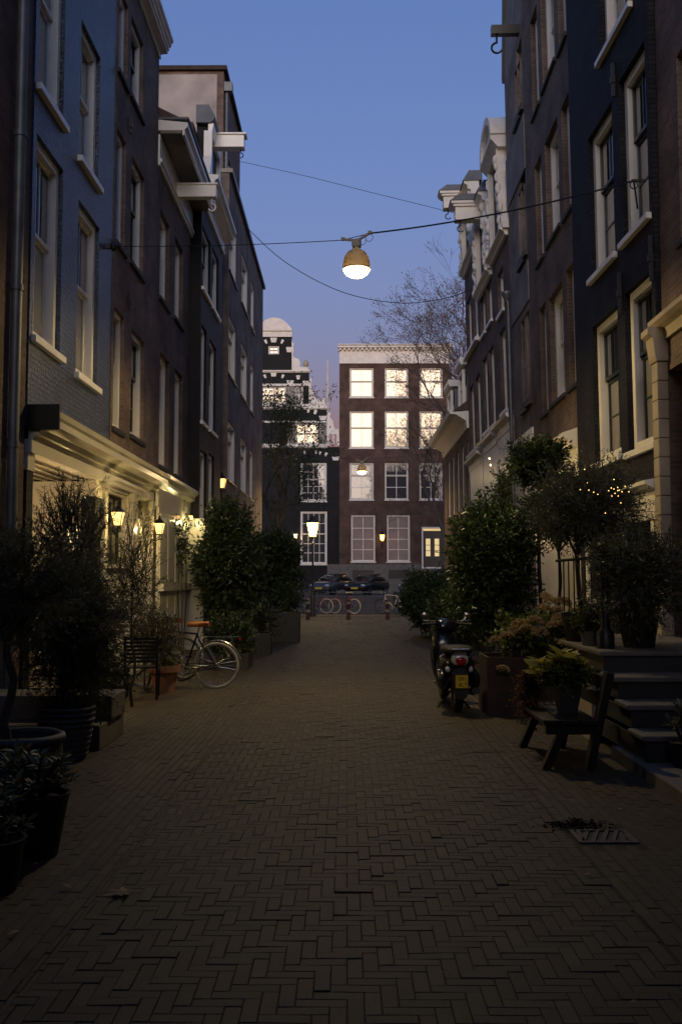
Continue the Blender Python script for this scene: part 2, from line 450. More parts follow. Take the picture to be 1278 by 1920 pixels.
MB().run([(.02, ztop2+.33), (-5, ztop2+2.6), (-5, ztop2+.33)], -W2, 0).build('roof', 'roof_tile', H2)
for px, py in ((242, 235), (242, 565)):
    u, z = F2.hit(px, py); anchor(H2, u, z, .28)
# the street lamp cable bracket on the seam between the two houses
# --- dark brick house with big cornice and hoist beam
F3 = Facade('brick_house', 'dark brown brick house with a deep boxed cornice and a cream hoist beam', LX, 18.28, LX, 22.3, 'L')
H3 = F3.e; W3 = F3.W
holes = [F3.rect(300, 318, 388, 556), F3.rect(328, 343, 441, 594), F3.rect(299, 317, 656, 872), F3.rect(327, 342, 688, 889)]
for h in holes: window(H3, h, sash='white_paint', up=(1,1), lo=(1,1), split=.42, sill=SILL_D, rec=.08, dep=.26, fw=.09)
z3 = F3.hit(292, 301)[1]
ztop3 = z3 + .95
wall(H3, -W3, 0, 0, ztop3, holes, 'brick_umber', .40); body(H3, -W3, 0, 0, ztop3, 'brick_umber', v=-.4)
cornice(H3, -W3, 0, z3, [(0.002, 0), (.05, .0), (.05, .05), (.09, .08), (.09, .13), (.045, .15), (.045, .62), (.002, .62)], name='frieze')
MB().box(-W3, 0, .046, .46, z3+.64, z3+.70).build('soffit', 'ceiling_wood', H3)
cornice(H3, -W3, -.004, z3+.62, [(.002, .085), (.48, .085), (.48, -.02), (.52, .0), (.52, .1), (.58, .16), (.58, .24), (.002, .30)], name='cornice')
MB().box(-W3, 0, .002, .60, z3+.925, z3+.97).build('gutter_cap', 'lead_grey', H3)
MB().run([(.4, z3+.972), (-4, z3+3.2), (-4, z3+.972)], -W3, 0).build('roof', 'roof_tile', H3)
ub, zb = F3.hit(328, 372)
hb = MB().box(ub-.1, ub+.1, .05, .90, zb, zb+.26).box(ub-.13, ub+.13, .05, .94, zb+.26, zb+.30).build('hoist_beam', 'white_paint', H3, bevel=.01)
hook(hb, (ub, .80, zb), .24, 'white_paint')
# --- black house with the carved neck gable
X4 = -3.45
F4 = Facade('black_house', 'narrow black painted house with white scroll gable and its own hoist beam', X4, 22.32, X4, 26.1, 'L')
H4 = F4.e; W4 = F4.W
holes = [F4.rect(379, 395, 418, 538), F4.rect(398, 410, 459, 575), F4.rect(373, 387, 597, 785), F4.rect(392, 404.5, 631, 804), F4.rect(374, 387, 840, 1000), F4.rect(391, 401, 848, 1000)]
for h in holes: window(H4, h, sash='black_paint', up=(2,1), lo=(2,2), sill=SILL_W, rec=.06, dep=.16)
zc = F4.hit(388, 375)[1]
wall(H4, -W4, 0, 0, zc+.3, holes, 'brick_jet', .3); body(H4, -W4, 0, 0, zc+.3, 'brick_jet', v=-.3)
cornice(H4, -W4-.05, 0, zc, [(.002, -.35), (.06, -.35), (.08, -.28), (.05, -.25), (.05, -.05), (.12, .0), (.3, .1), (.3, .16), (.38, .22), (.38, .30), (.002, .34)], 'white_paint')
um = -W4 * .45
zt = F4.hit(400, 262)[1]
MB().box(um-.7, um+.7, -.3, -.002, zc+.345, zt).build('gable_wall', 'brick_jet', H4)
for sg in (-1, 1):
    pl = [(um+sg*.7, zc+.35), (um+sg*1.25, zc+.35), (um+sg*1.3, zc+.5), (um+sg*1.12, zc+.62), (um+sg*1.0, zc+.85), (um+sg*.86, zc+1.15), (um+sg*.83, zt-.2), (um+sg*.7, zt-.2)]
    MB().prism(pl, -.1, .1).build('gable_scroll', 'white_paint', H4)
MB().run([(-.3, zt), (.06, zt), (.16, zt+.1), (.16, zt+.2), (.02, zt+.46), (-.3, zt+.46)], um-.85, um+.85).build('gable_cap', 'lead_grey', H4)
MB().run([(0, zt-.25), (.08, zt-.25), (.13, zt-.06), (.13, zt-.003), (0, zt-.003)], um-.8, um+.8).build('gable_cornice', 'white_paint', H4)
hb = MB().box(um-.14, um+.14, -.02, .82, zt-.30, zt+.02).box(um-.18, um+.18, -.02, .88, zt+.02, zt+.07).build('hoist_beam', 'white_paint', H4, bevel=.01)
hook(hb, (um, .72, zt-.3), .2)
MB().run([(-.3, zc+.345), (-.3, zt-.2), (-6, zt-.2), (-6, zc+.345)], -W4+.4, -.4).build('roof', 'roof_tile', H4)
# --- tall building with plastered side
FT = Facade('tall_house', 'tall narrow house behind with a pale plastered side wall above the roofs', LX, 27.95, LX, 32.4, 'L')
HT = FT.e
zT = 16.9
wT = FT.rect(426, 432, 288, 313)
wall(HT, -FT.W, 0, 0, zT, [wT], 'brick_brown'); window(HT, wT, up=(1,1), lo=(1,1))
MB().box(-FT.W, 0, -.342, -9, 0, zT).build('side_wall', 'brick_brown', HT)
MB().box(.002, .03, -.20, -9, 8, zT-.12).build('plaster_panel', 'plaster', HT)
MB().box(-FT.W-.08, .1, -9.1, .1, zT, zT+.13).build('coping', 'corten', HT)
pipe(HT, -.16, 6, zT-.6, .055)
MB().box(-.3, -.02, .01, .25, zT-.6, zT-.32).build('rain_hopper', 'zinc', HT)
# --- grey brick block at the end
F5 = Facade('apartment_block', 'grey brick block with three columns of white windows ending the left row', X4, 27.5, X4, 38.9, 'L')
H5 = F5.e; W5 = F5.W
cols = [F5.rect(425.5, 441, 784, 898), F5.rect(450.5, 462.5, 816, 915), F5.rect(468, 474.5, 837, 924)]
zr = [(F5.hit(426, 496)[1], F5.hit(426, 385)[1]), (F5.hit(427, 697)[1], F5.hit(427, 583)[1]), (cols[0][2], cols[0][3])]
holes = [(c[0], c[1], z0, z1) for c in cols for z0, z1 in zr]
for h in holes: window(H5, h, up=(2,1), lo=(2,1), split=.25, sill=('black_paint', .05, .05), rec=.03, dep=.12, fw=.07)
zt5 = 13.55
wall(H5, -W5, 0, 0, zt5, holes, 'brick_grey', .25); body(H5, -W5, 0, 0, zt5, 'brick_umber', deep=.252+3.2, v=-.25)
MB().box(-W5-.06, .04, -3.2, .1, zt5, zt5+.12).build('roof_edge', 'black_paint', H5)

# ------------------------------------------------------------------ ground floors, left
# white shopfront with recessed porch under the navy house
G = Facade('shopfront', 'cream white shopfront with long glossy cornice and recessed brick porch under the navy house', LX, 11.0, LX, 18.25, 'L')
G.e['category'] = 'shopfront'; G.clip = False
S = G.e; WS = G.W
uP = G.hit(190, 950)[0]; uP0 = G.hit(178, 950)[0]      # brick pier
uE = G.hit(283, 950)[0]
zf1 = 3.24; zf0 = 3.08
MB().run([(.002, zf1), (.06, zf1), (.08, zf1+.05), (.12, zf1+.06), (.16, zf1+.12), (.30, zf1+.16), (.30, zf1+.24), (.33, zf1+.27), (.35, zf1+.33), (.002, zf1+.38)], uE-.12, -.05).build('cornice', 'white_gloss', S)
MB().box(-.048, -.005, .002, .37, zf1+.1, zf1+.40).build('cornice_end_shade', 'black_paint', S)  # black board stands in for the shade on the cornice end
MB().box(uE, -.02, -.1, .055, zf0, zf1-.002).build('frieze', 'white_gloss', S)
MB().box(uP+.06, -.02, -1.35, -.101, zf0+.02, zf0+.10).build('porch_ceiling', 'ceiling_wood', S)
for k in range(6):
    v = -.25 - k*.19; MB().box(uP+.06, -.05, v-.012, v+.012, zf0-.005, zf0+.019).build('ceiling_batten', 'white_gloss', S)
MB().box(uP, uP0, -.2, .0, 0, zf0-.25).build('brick_pier', 'brick_black', S)
MB().box(uP-.004, uP0+.004, -.22, .012, zf0-.25, zf0-.003).build('pier_cap', 'white_gloss', S)
MB().box(-.26, -.03, -.3, .0, 0, zf0-.2).build('brick_pier', 'brick_black', S)
MB().box(-.27, -.025, -.31, .012, zf0-.2, zf0-.003).build('pier_cap', 'white_gloss', S)
# porch back: glazed front, red posts, white door reveal
v = -1.25
MB().box(uP+.3, -.02, v-.6, v-.55, .0, zf0).build('porch_back', 'curtain', S)
MB().box(uP, uP+.05, -1.3, -.22, 0, zf0).build('porch_side', 'white_gloss', S)
m = MB()
for k in range(6):
    u = -.35 - k*.5
    if u > uP+.1: m.box(u-.03, u+.03, v-.05, v+.02, .0, zf0)
m.box(uP+.06, -.05, v-.05, v+.02, .55, .62).box(uP+.06, -.05, v-.05, v+.02, 2.3, 2.38)
m.build('porch_glazing_bars', 'red_paint', S)
for k in range(5):
    u = -.38 - k*.5
    if u-.45 > uP: MB().box(u-.44, u-.02, v-.03, v-.02, .63, 2.29).build('pane', 'pane_clear', S)
MB().box(uP+.1, -.05, v-.05, v+.01, 0, .54).build('porch_panel', 'red_paint', S)
# white front of the brown house
us0, us1 = uE, uP-.005
wq = G.rect(203, 241, 915, 1062); dq = G.rect(257, 279, 930, 1190)
z_dt = dq[3]
hl = [(wq[0], wq[1], wq[2]-.02, wq[3]), (dq[0], dq[1], .02, z_dt)]
m = wall(S, us0, us1, 0, zf0-.003, hl, 'white_gloss', .22, 'shop_wall')
window(S, hl[0], frame='white_gloss', sash='dark_wood', up=(3,1), lo=(3,1), split=.5, sill=('black_paint', .05, .07), rec=.04, dep=.1, fw=.05)
d = MB().box(dq[0]+.01, dq[1]-.01, -.2, -.13, .04, z_dt-.35)
d.box(dq[0]+.1, dq[1]-.1, -.13, -.115, .3, 1.1); d.box(dq[0]+.1, dq[1]-.1, -.13, -.115, 1.25, z_dt-.5)
dr = d.build('door', 'white_gloss', S, bevel=.006)
MB().ball((dq[0]+.1, -.09, 1.15), .03, .03, .03).build('door_knob', 'steel', dr)
MB().box(dq[0]+.02, dq[1]-.02, -.2, -.16, z_dt-.34, z_dt-.01).build('fanlight_pane', 'pane_dark', S)
for a, b in ((us1-.16, us1), (wq[0]-.22, wq[0]-.06), (us0+.0, us0+.2)):
    MB().box(a, b, .002, .06, .0, zf0-.006).box(a-.03, b+.03, .002, .085, 0, .3).box(a-.03, b+.03, .002, .085, zf0-.16, zf0-.008).build('pilaster', 'white_gloss', S, bevel=.008)
MB().box(wq[0]-.05, wq[1]+.05, .002, .02, .35, wq[2]-.12).build('panel', 'white_gloss', S, bevel=.008)
MB().run([(.002, wq[3]+.08), (.05, wq[3]+.1), (.07, wq[3]+.15), (.002, wq[3]+.18)], us0+.2, us1-.16).build('moulding', 'white_gloss', S)
# third ground floor: white panelled front with cornice
q0, q1 = G3 = (F3.hit(293, 1000)[0], F3.hit(348, 1000)[0])
zc3 = F3.hit(300, 905)[1]
MB().run([(.002, zc3-.5), (.05, zc3-.5), (.06, zc3-.14), (.16, zc3-.08), (.16, zc3-.02), (.24, zc3+.06), (.24, zc3+.13), (.002, zc3+.2)], q1-.5, q0+.1).build('shop_cornice', 'white_gloss', H3)
MB().box(q1, q0, .002, .05, 0, zc3-.503).build('shop_wall', 'white_gloss', H3)
ua = q0
for k in range(4):
    u0 = q0 + (q1-q0)*k/4; u1 = q0 + (q1-q0)*(k+1)/4
    MB().box(u0-.05, u1+.06, .05, .075, 1.55, zc3-.62).build('panel', 'white_gloss', H3, bevel=.01)
    MB().box(u0-.05, u1+.06, .05, .075, .25, 1.35).build('panel', 'white_gloss', H3, bevel=.01)
MB().box(q1-.02, q0+.02, .05, .16, 1.38, 1.52).build('rail', 'white_gloss', H3)
MB().tube([(q1+.55, .2, zc3-.56), (q1+.55, .2, zc3-.49)], .05, 10).build('downlight', 'lantern_glow', H3)
MB().box(q1-.09, q1+.02, .002, .42, 0, zc3-.52).build('wing_wall', 'white_gloss', H3)

# ================================================================== RIGHT ROW
FR0 = Facade('brick_house', 'brown brick house at the right edge with a cream pilaster doorway', RX+.02, -12.0, RX+.02, 12.09, 'R')
H = FR0.e; W = FR0.W
wr = (W-2.1, W-.75, FR0.hit(1258, 470)[1], FR0.hit(1258, 120)[1])
u0 = FR0.hit(1278, 800)[0]; uL = FR0.hit(1243, 800)[0]
wall(H, 0, W, 0, 14, [wr, (u0-1.0, uL-.2, .9, FR0.hit(1260, 690)[1])], 'brick_brown', .34); body(H, 0, W, 0, 14, 'brick_brown', v=-.36)
window(H, wr, frame='cream_stone', sash='cream_stone', up=(2,1), lo=(2,2), sill=SILL_D)
zcap = FR0.hit(1243, 640)[1]
for a in (uL-.24, u0-1.22):
    p = MB().box(a, a+.24, .003, .16, .92, 1.2).build('pilaster', 'cream_stone', H, bevel=.012)
    z = 1.205
    while z < zcap-.3:
        MB().box(a+.01, a+.23, .003, .14, z, z+.235).build('pilaster_block', 'cream_stone', H, bevel=.012); z += .241
    MB().run([(.003, z), (.15, z), (.17, z+.06), (.2, z+.3), (.26, z+.34), (.26, z+.42), (.003, z+.44)], a-.02, a+.26).build('capital', 'cream_stone', H, bevel=.008)
MB().run([(.003, zcap-.02), (.05, zcap-.02), (.05, zcap+.12), (.12, zcap+.16), (.17, zcap+.2), (.17, zcap+.26), (.003, zcap+.28)], u0-1.3, uL+.02).build('door_cornice', 'cream_stone', H)
dr = MB().box(u0-.98, uL-.22, -.3, -.22, .92, 3.0).build('door', 'green_paint', H)
MB().ball((uL-.35, -.2, 2.0), .03, .03, .03).build('door_knob', 'steel', dr)
FE = Facade('brick_house', 'unseen brick house added behind the viewer to block low western light', -4.2, -18.4, 4.6, -18.4, 'L')  # unseen house, added to keep low western light off the foreground
wall(FE.e, -FE.W, 0, 0, 10.5, [(-FE.W+1.2+k*2.6, -FE.W+2.4+k*2.6, z, z+2) for k in range(3) for z in (1, 4.5, 8)], 'brick_brown'); body(FE.e, -FE.W, 0, 0, 10.5, 'brick_brown')
for k in range(3):
    for z in (1, 4.5, 8): window(FE.e, (-FE.W+1.2+k*2.6, -FE.W+2.4+k*2.6, z, z+2))
# --- black house
FB = Facade('black_house', 'black painted house with cream window frames and dark green sashes behind the olive trees', 4.0, 12.12, 3.9, 16.0, 'R', .5)
H = FB.e; W = FB.W
holes = [FB.rect(1163, 1220, 148, 460), FB.rect(1104.5, 1151, 257, 528), FB.rect(1173.5, 1233, 548, 851), FB.rect(1112, 1161, 612, 872)]
r0 = FB.rect(1123, 1184, 60, 115); hh = holes[0][3]-holes[0][2]
h0 = (r0[0], r0[1], r0[2], r0[2]+hh)
for h in holes: window(H, h, pane='pane_curtain', upper_pane='pane_dark', sash='green_paint', up=(2,1), lo=(2,2), split=.40, sill=SILL_W, rec=.08, dep=.17, fw=.12, st=.05)
window(H, h0, sash='white_paint', up=(3,2), lo=(3,3), split=.45, sill=SILL_W, rec=.1, dep=.12, fw=.08)
wall(H, 0, W, 2.9, 14, holes+[h0], 'brick_black', .34); body(H, 0, W, 0, 14, 'brick_black')
for px, py, hgt in ((1151.5, 150, .5), (1237, 470, .6), (1164, 550, .6)):
    u, z = FB.hit(px, py); anchor(H, min(max(u, .05), W-.05), z, hgt)
# shop front under it
zf = FB.hit(1230, 912)[1]
MB().run([(.002, zf-.1), (.08, zf-.1), (.1, zf-.03), (.2, zf+.02), (.2, zf+.07), (.002, zf+.1)], .02, W-.02).build('shop_cornice', 'white_paint', H)
MB().box(.02, W-.02, .002, .07, zf-.42, zf-.102).build('fascia', 'white_paint', H)
zz = zf-.42
hl = [(.35, 1.35, .92, zz-.1), (1.75, 3.2, 1.3, zz-.15)]
wall(H, 0, W, 0, zz-.003, hl, 'brick_black', .3, 'ground_wall')
d = MB().box(.37, 1.33, -.25, -.19, .93, zz-.5).build('door', 'green_paint', H); MB().box(.5, 1.2, -.19, -.18, 1.9, zz-.6).build('door_pane', 'pane_dark', d)
MB().box(.37, 1.33, -.25, -.21, zz-.48, zz-.12).build('fanlight_pane', 'pane_dark', H)
window(H, hl[1], up=(2,1), lo=(2,2), sill=SILL_W, frame='white_paint', sash='green_paint')
for a in (.18, 1.38, 3.3): MB().box(a, a+.13, .003, .05, .1, zz-.01).build('door_post', 'white_paint', H, bevel=.008)
# --- tall red brown brick house
F = Facade('brick_house', 'tall red brown brick house with three columns of recessed windows, right of the hoist beam', 4.0, 16.03, 4.06, 20.35, 'R', .9)
H = F.e; W = F.W
holes = [F.rect(1064, 1083, 504, 732), F.rect(1031, 1057, 557, 762), F.rect(1013, 1025, 577, 782),
         F.rect(1057, 1077, 190, 410), F.rect(1023, 1048, 264, 466), F.rect(1004, 1017, 309, 503)]
for k in (3, 4, 5):
    h = holes[k]; dz = h[2]-holes[k-3][2]; holes.append((h[0], h[1], h[2]+dz, h[3]+dz))
for h in holes: window(H, h, up=(1,1), lo=(1,1), sill=SILL_D, rec=.1, dep=.2, fw=.1, split=.45)
zt = 16
wall(H, 0, W, 0, zt, holes, 'brick_red', .4); body(H, 0, W, 0, zt, 'brick_red', v=-.4)
zf = F.hit(1060, 850)[1]
MB().run([(.002, zf-.3), (.05, zf-.3), (.06, zf-.05), (.18, zf), (.2, zf+.08), (.32, zf+.14), (.32, zf+.2), (.002, zf+.3)], .05, W*.45).build('shop_cornice', 'white_gloss', H)
MB().box(.05, W*.45, .002, .05, 0, zf-.302).build('shop_wall', 'white_gloss', H)
MB().box(W*.45+.05, W-.05, .002, .05, 0, zf-.1).build('shop_wall', 'white_paint', H)
# --- gabled house with plaster bands and black hoist beam
F = Facade('gabled_house', 'narrow grey rendered brick house with a black hoist beam and hook against the sky', 4.07, 20.38, 4.09, 22.85, 'R', .9)
H = F.e; W = F.W
holes = [F.rect(972.5, 983, 362, 503), F.rect(978, 988, 602, 770), F.rect(996, 1005, 572, 746)]
u4 = holes[2]; dz = holes[0][2]-holes[1][2]
holes += [(u4[0], u4[1], u4[2]+dz, u4[3]+dz)]
holes += [(h[0], h[1], h[2]+dz, h[3]+dz-.4) for h in (holes[0], holes[3])]
for h in holes: window(H, h, up=(1,1), lo=(1,1), sill=('dark_wood', .09, .14), rec=.14, dep=.12, fw=.08)
zt = max(h[3] for h in holes) + .25
wall(H, 0, W, 0, zt, holes, 'brick_pale', .34); body(H, 0, W, 0, zt, 'brick_red')
m = MB()
for h0, h1 in ((holes[1], holes[0]), (holes[0], holes[4])):
    MB().box(.02, W-.02, .002, .03, h0[3]+.2, h1[2]-.2).build('render_band', 'plaster_grey', H)
MB().prism([(0, zt), (W, zt), (W*.72, zt+3.4), (0, zt+3.4)], -.34, -.002).build('gable_wall', 'plaster_grey', H)
m = MB().prism([(W+.06, zt-.05), (W+.12, zt+.1), (W*.72+.1, zt+3.5), (W*.72-.05, zt+3.5)], -.4, .05).build('gable_coping', 'black_paint', H)
u, z = F.hit(972, 65)
hb = MB().box(u-.08, u+.08, -.3, .62, z, z+.2).build('hoist_beam', 'black_paint', H); hook(hb, (u, .5, z), .36)
MB().box(.02, W-.02, .002, .04, 2.7, F.hit(1000, 800)[1]).build('fascia', 'white_paint', H)
pipe(H, W-.06, 2.6, F.hit(966, 548)[1], .05)
p = F.hit(966, 552)
MB().lathe([(.05, 0), (.06, .05), (.13, .2), (.13, .26)], 12, (W-.06, .1, p[1])).build('rain_hopper', 'zinc', H)
# --- three narrow gabled houses
def scroll_gable(F, H, W, zt, zn, cap, ncol='white_trim', hood=.0):
    """neck gable: brick neck, white carved wings, cap"""
    um = W*.5; nw = W*.27
    MB().box(um-nw, um+nw, -.3, -.002, zt, zn).build('gable_neck', 'brick_umber', H)
    for sg in (-1, 1):
        pl = [(um+sg*nw, zt+.02)]
        n = 14
        for i in range(n+1):
            t = i/n
            o = (W/2-nw) * ((1-t)**1.6) + .10 + .05*math.sin(t*19)
            pl.append((um+sg*(nw+o), zt + .02 + (zn-zt-.2)*t))
        pl.append((um+sg*nw, zn-.18))
        g = MB().prism(pl, -.12, .14).build('gable_wing', ncol, H)
        cv = random.Random(int(W*1000)+sg); cm = MB()
        for k in range(26):
            t = cv.uniform(.02, .95); o = (W/2-nw) * ((1-t)**1.6)
            q = cv.uniform(.04, .1)
            cm.ball((um+sg*(nw+(o+.08)*cv.uniform(.25, 1.0)), cv.uniform(.12, .17), zt+.05+(zn-zt-.25)*t), q*cv.uniform(.6, 1.1), q*.8, q*cv.uniform(.8, 1.9), 9, 6)
        tag(cm.build('carving', ncol, g, smooth=True, recalc=False), kind='stuff')
        MB().torus(.13, .055, 16, 6, 'y', (um+sg*(W/2-.12), .12, zt+.2)).build('volute', ncol, g, smooth=True)
    if cap == 'arch':
        pl = [(um-nw-.2, zn), (um+nw+.2, zn)] + [(um+(nw+.2)*math.cos(a), zn+.12+(nw*.95)*math.sin(a)) for a in [math.pi*i/14 for i in range(15)]]
        MB().prism(pl, -.25, .16).build('gable_pediment', ncol, H)
        pl2 = [(um+(nw+.28)*math.cos(a), zn+.12+(nw*1.1)*math.sin(a)) for a in [math.pi*i/14 for i in range(15)]] + [(um+(nw+.1)*math.cos(a), zn+.12+(nw*.85)*math.sin(a)) for a in [math.pi*i/14 for i in range(14, -1, -1)]]
        MB().prism(pl2, -.28, .30).build('pediment_moulding', ncol, H)
        MB().run([(-.2, zn-.2), (.12, zn-.2), (.22, zn-.08), (.3, zn), (.3, zn+.1), (-.2, zn+.1)], um-nw-.25, um+nw+.25).build('gable_cornice', ncol, H)
    else:
        MB().run([(-.2, zn-.35), (.06, zn-.35), (.06, zn-.2), (.16, zn-.16), (.16, zn-.06), (.26, zn), (.26, zn+.07), (-.2, zn+.07)], um-nw-.22, um+nw+.22).build('gable_cornice', ncol, H)
        MB().run([(-.3, zn+.072), (.3, zn+.072), (.1, zn+.38), (-.3, zn+.38)], um-nw-.26, um+nw+.26).build('gable_cap', 'lead_grey', H)
        hb = MB().box(um-.17, um+.17, .0, hood, zn-.42, zn-.05).box(um-.23, um+.23, .0, hood+.06, zn-.05, zn+.02).box(um-.27, um+.27, .0, hood+.12, zn+.02, zn+.1).build('hoist_hood', ncol, H, bevel=.01)
        MB().run([(0, zn+.102), (hood+.15, zn+.102), (hood-.1, zn+.28), (0, zn+.28)], um-.29, um+.29).build('hood_roof', 'lead_grey', H)
        hook(hb, (um, hood-.15, zn-.42), .26)
    MB().run([(.002, zt-.12), (.08, zt-.12), (.1, zt-.04), (.2, zt+.02), (.2, zt+.06), (.002, zt+.09)], .0, W).build('cornice', ncol, H)
    MB().run([(-.3, zt), (-.3, zn-.3), (-7, zn-.3), (-7, zt)], .15, W-.15).build('roof', 'roof_tile', H)
specs = [
 ('R4', 22.88, 25.4, 1.3, [(938, 954, 622, 779), (940, 955, 500, 585)], 'arch', 'dark brick house with arched white top, nearest of the three carved gables', 455, 940, 262, 0),
 ('R5', 25.43, 28.1, 1.3, [(921, 933.5, 650, 801), (909, 915, 668, 812), (921, 932, 500, 600)], 'hood', 'dark brick house with grey capped hoist hood, middle one of the three carved gables', 500, 925, 330, .8),
 ('R6', 28.13, 31.2, 1.3, [(884, 891, 545, 652), (896, 906, 520, 628), (890, 899, 712, 842), (903, 913, 691, 830)], 'hood', 'dark brick house with white scrolls, farthest of the three carved gables', 497, 878, 365, .8)]
for nm, y0, y1, lean, wins, cap, lab, pyc, pxc, pyn, hood in specs:
    F = Facade('gabled_house', lab, RX+.15, y0, RX+.15, y1, 'R', lean); H = F.e; W = F.W
    holes = [F.rect(*q) for q in wins]
    if nm == 'R6': holes = [(1.75, 2.75, *holes[0][2:]), (.3, 1.3, *holes[1][2:]), (1.75, 2.75, *holes[2][2:]), (.3, 1.3, *holes[3][2:])]
    if nm == 'R5': holes = [(.25, 1.15, *holes[0][2:]), (1.5, 2.4, *holes[1][2:]), (.25, 1.15, *holes[2][2:]), (1.5, 2.4, *holes[2][2:])]
    if nm == 'R4': holes = [(.9, 1.8, *holes[0][2:]), (.9, 1.8, *holes[1][2:])]
    for h in holes: window(H, h, up=(1,1), lo=(1,1), sill=SILL_W, rec=.08, dep=.18, fw=.09)
    zt = F.hit(pxc, pyc)[1]; zn = F.hit(pxc, pyn)[1]
    wall(H, 0, W, 0, zt, holes, 'brick_umber', .34); body(H, 0, W, 0, zt, 'brick_umber')
    scroll_gable(F, H, W, zt, zn, cap, hood=hood)
    zg = min(h[2] for h in holes) - .3
    MB().run([(.002, zg-.3), (.06, zg-.3), (.06, zg-.12), (.2, zg-.03), (.22, zg+.04), (.002, zg+.1)], .05, W-.05).build('shop_cornice', 'white_paint', H)
    MB().box(.1, W-.1, .002, .04, 0, zg-.303).build('shop_wall', 'white_paint', H)
    if nm == 'R6':
        for zz in (holes[0][2]-.05, holes[2][2]-.05): MB().box(.1, W, .002, .14, zz-.12, zz-.03).build('sill_band', 'white_paint', H)
# --- low house with eaves and dormers
F = Facade('low_house', 'low house with overhanging eave and two dormers ending the right row', RX, 31.25, RX, 39.2, 'R')
H = F.e; W = F.W
ze = 7.0
hl = []
for px in (838, 846, 855, 864, 874):
    r = F.rect(px, px+4.5, 800, 880); hl.append((r[0], r[1], 4.0, 6.2))
for h in hl: window(H, h, up=(1,1), lo=(1,1), sill=SILL_D, rec=.05, dep=.15, fw=.12)
wall(H, 0, W, 0, ze, hl, 'brick_umber', .3); body(H, 0, W, 0, ze, 'brick_umber', v=-.3)
MB().run([(.002, ze-.45), (.06, ze-.45), (.1, ze-.2), (.42, ze), (.62, ze+.02), (.66, ze+.16), (.6, ze+.16), (.55, ze+.08), (.002, ze+.12)], -.02, W+.05).build('eave', 'white_paint', H)
MB().run([(.5, ze+.13), (-5, ze+4.2), (-5, ze+.13)], 0, W).build('roof', 'roof_tile', H)
for u in (1.0, 4.6):
    d = MB().box(u-.65, u+.65, -1.6, .02, ze+.2, ze+1.7).build('dormer', 'zinc', H)
    window(d, (u-.6, u+.6, ze+.3, ze+1.6), rec=-.16, dep=.1, up=(2,1), lo=(2,1), sill=None)
    MB().run([(.0, ze+1.702), (.2, ze+1.702), (.27, ze+1.8), (.27, ze+1.95), (-1.8, ze+1.97), (-1.8, ze+1.702)], u-.8, u+.8).build('dormer_cornice', 'white_paint', d)
m = MB().box(6.6, 7.4, -1.8, -1.0, ze+1, ze+2.4); m.build('chimney', 'plaster_grey', H)
# ================================================================== CANAL AND FAR SIDE
YQ, YF, ZQ = 45.4, 74.0, .5
sheet('canal_water', -60, 60, 45.4, 62.2, -1.1, 'canal_water')
tag(MB().box(-60, 60, 45.2, 45.42, -2, -.04).box(-60, 60, 44.95, 45.42, -.05, .06).build('quay_edge', 'quay_stone'), kind='structure')
tag(MB().box(-60, 60, 62.2, 100, -2, ZQ).build('far_quay', 'quay_stone'), kind='structure')
def far_hit(px, py): p = at(px, py, YF); return p.x, p.z
FF = Facade('canal_house', 'brown brick canal house with white cornice and three columns of windows across the canal', at(847, 800, YF).x, YF, at(636, 800, YF).x, YF, 'R')
H = FF.e; W = FF.W
# local x runs to the photo's left on this wall
hl = []
for a, b in ((655, 700), (721, 765), (786, 829)):
    for t, c in ((690, 745), (771, 840), (868, 937)): hl.append(FF.rect(a, b, t, c))
for i, h in enumerate(hl):
    top = i % 3 < 2
    window(H, h, frame='white_trim', sash='white_trim', pane='pane_mirror' if top else 'pane_far', up=(2,1), lo=(2,1) if i % 3 < 2 else (2,2), split=.45 if top else .33, sill=('white_trim', .05, .08), rec=.08, dep=.1, fw=.07, st=.05, bar=.05)
gw = [FF.rect(658, 703, 966, 1053), FF.rect(725, 768, 966, 1053)]
for h in gw: window(H, h, frame='white_trim', sash='white_trim', pane='curtain_rose', up=(2,1), lo=(2,3), split=.27, sill=('white_trim', .06, .1), rec=.06, dep=.1, fw=.08, bar=.05)
dd = FF.rect(790, 831, 988, 1066); zp = FF.hit(700, 1058)[1]
zt = FF.hit(700, 682)[1]; ztop = FF.hit(700, 648)[1]
wall(H, 0, W, ZQ, zt, hl + gw + [dd], 'brick_far', .3); body(H, 0, W, ZQ, ztop, 'plaster_grey', deep=11, v=-.3)
MB().box(0, W, -.3, .12, zt+.002, ztop-.45).build('frieze', 'white_trim', H)
MB().run([(-.3, ztop-.448), (.15, ztop-.448), (.15, ztop-.3), (.5, ztop-.25), (.5, ztop-.12), (.6, ztop-.06), (.6, ztop), (-.3, ztop+.02)], -.1, W+.1).build('cornice', 'white_trim', H)
u = .1
while u < W-.1:
    MB().box(u, u+.14, .151, .42, ztop-.42, ztop-.27).build('cornice_bracket', 'white_trim', H); u += .34
MB().box(0, dd[0]-.02, .002, .08, ZQ, zp).box(dd[1]+.02, W, .002, .08, ZQ, zp).build('stone_plinth', 'grey_stone', H)
d = MB().box(dd[0]+.12, dd[1]-.12, -.2, -.12, dd[2]+.03, dd[3]-.3).build('door', 'black_paint', H)
wd = (dd[1]-dd[0])
for k in (.3, .7):
    u = dd[0] + wd*k; MB().box(u-.17, u+.17, -.118, -.1, dd[2]+.95, dd[2]+2.3).build('door_pane', 'door_glass_lit', d)
    for zz in (.3, .62): MB().box(u-.18, u+.18, -.1, -.085, dd[2]+.95+1.35*zz, dd[2]+.99+1.35*zz).build('door_bar', 'iron', d)
m = MB(); frame4(m, dd[0]+.005, dd[1]-.005, dd[2], dd[3]-.005, .11, -.25, .06); m.build('door_frame', 'white_trim', H)
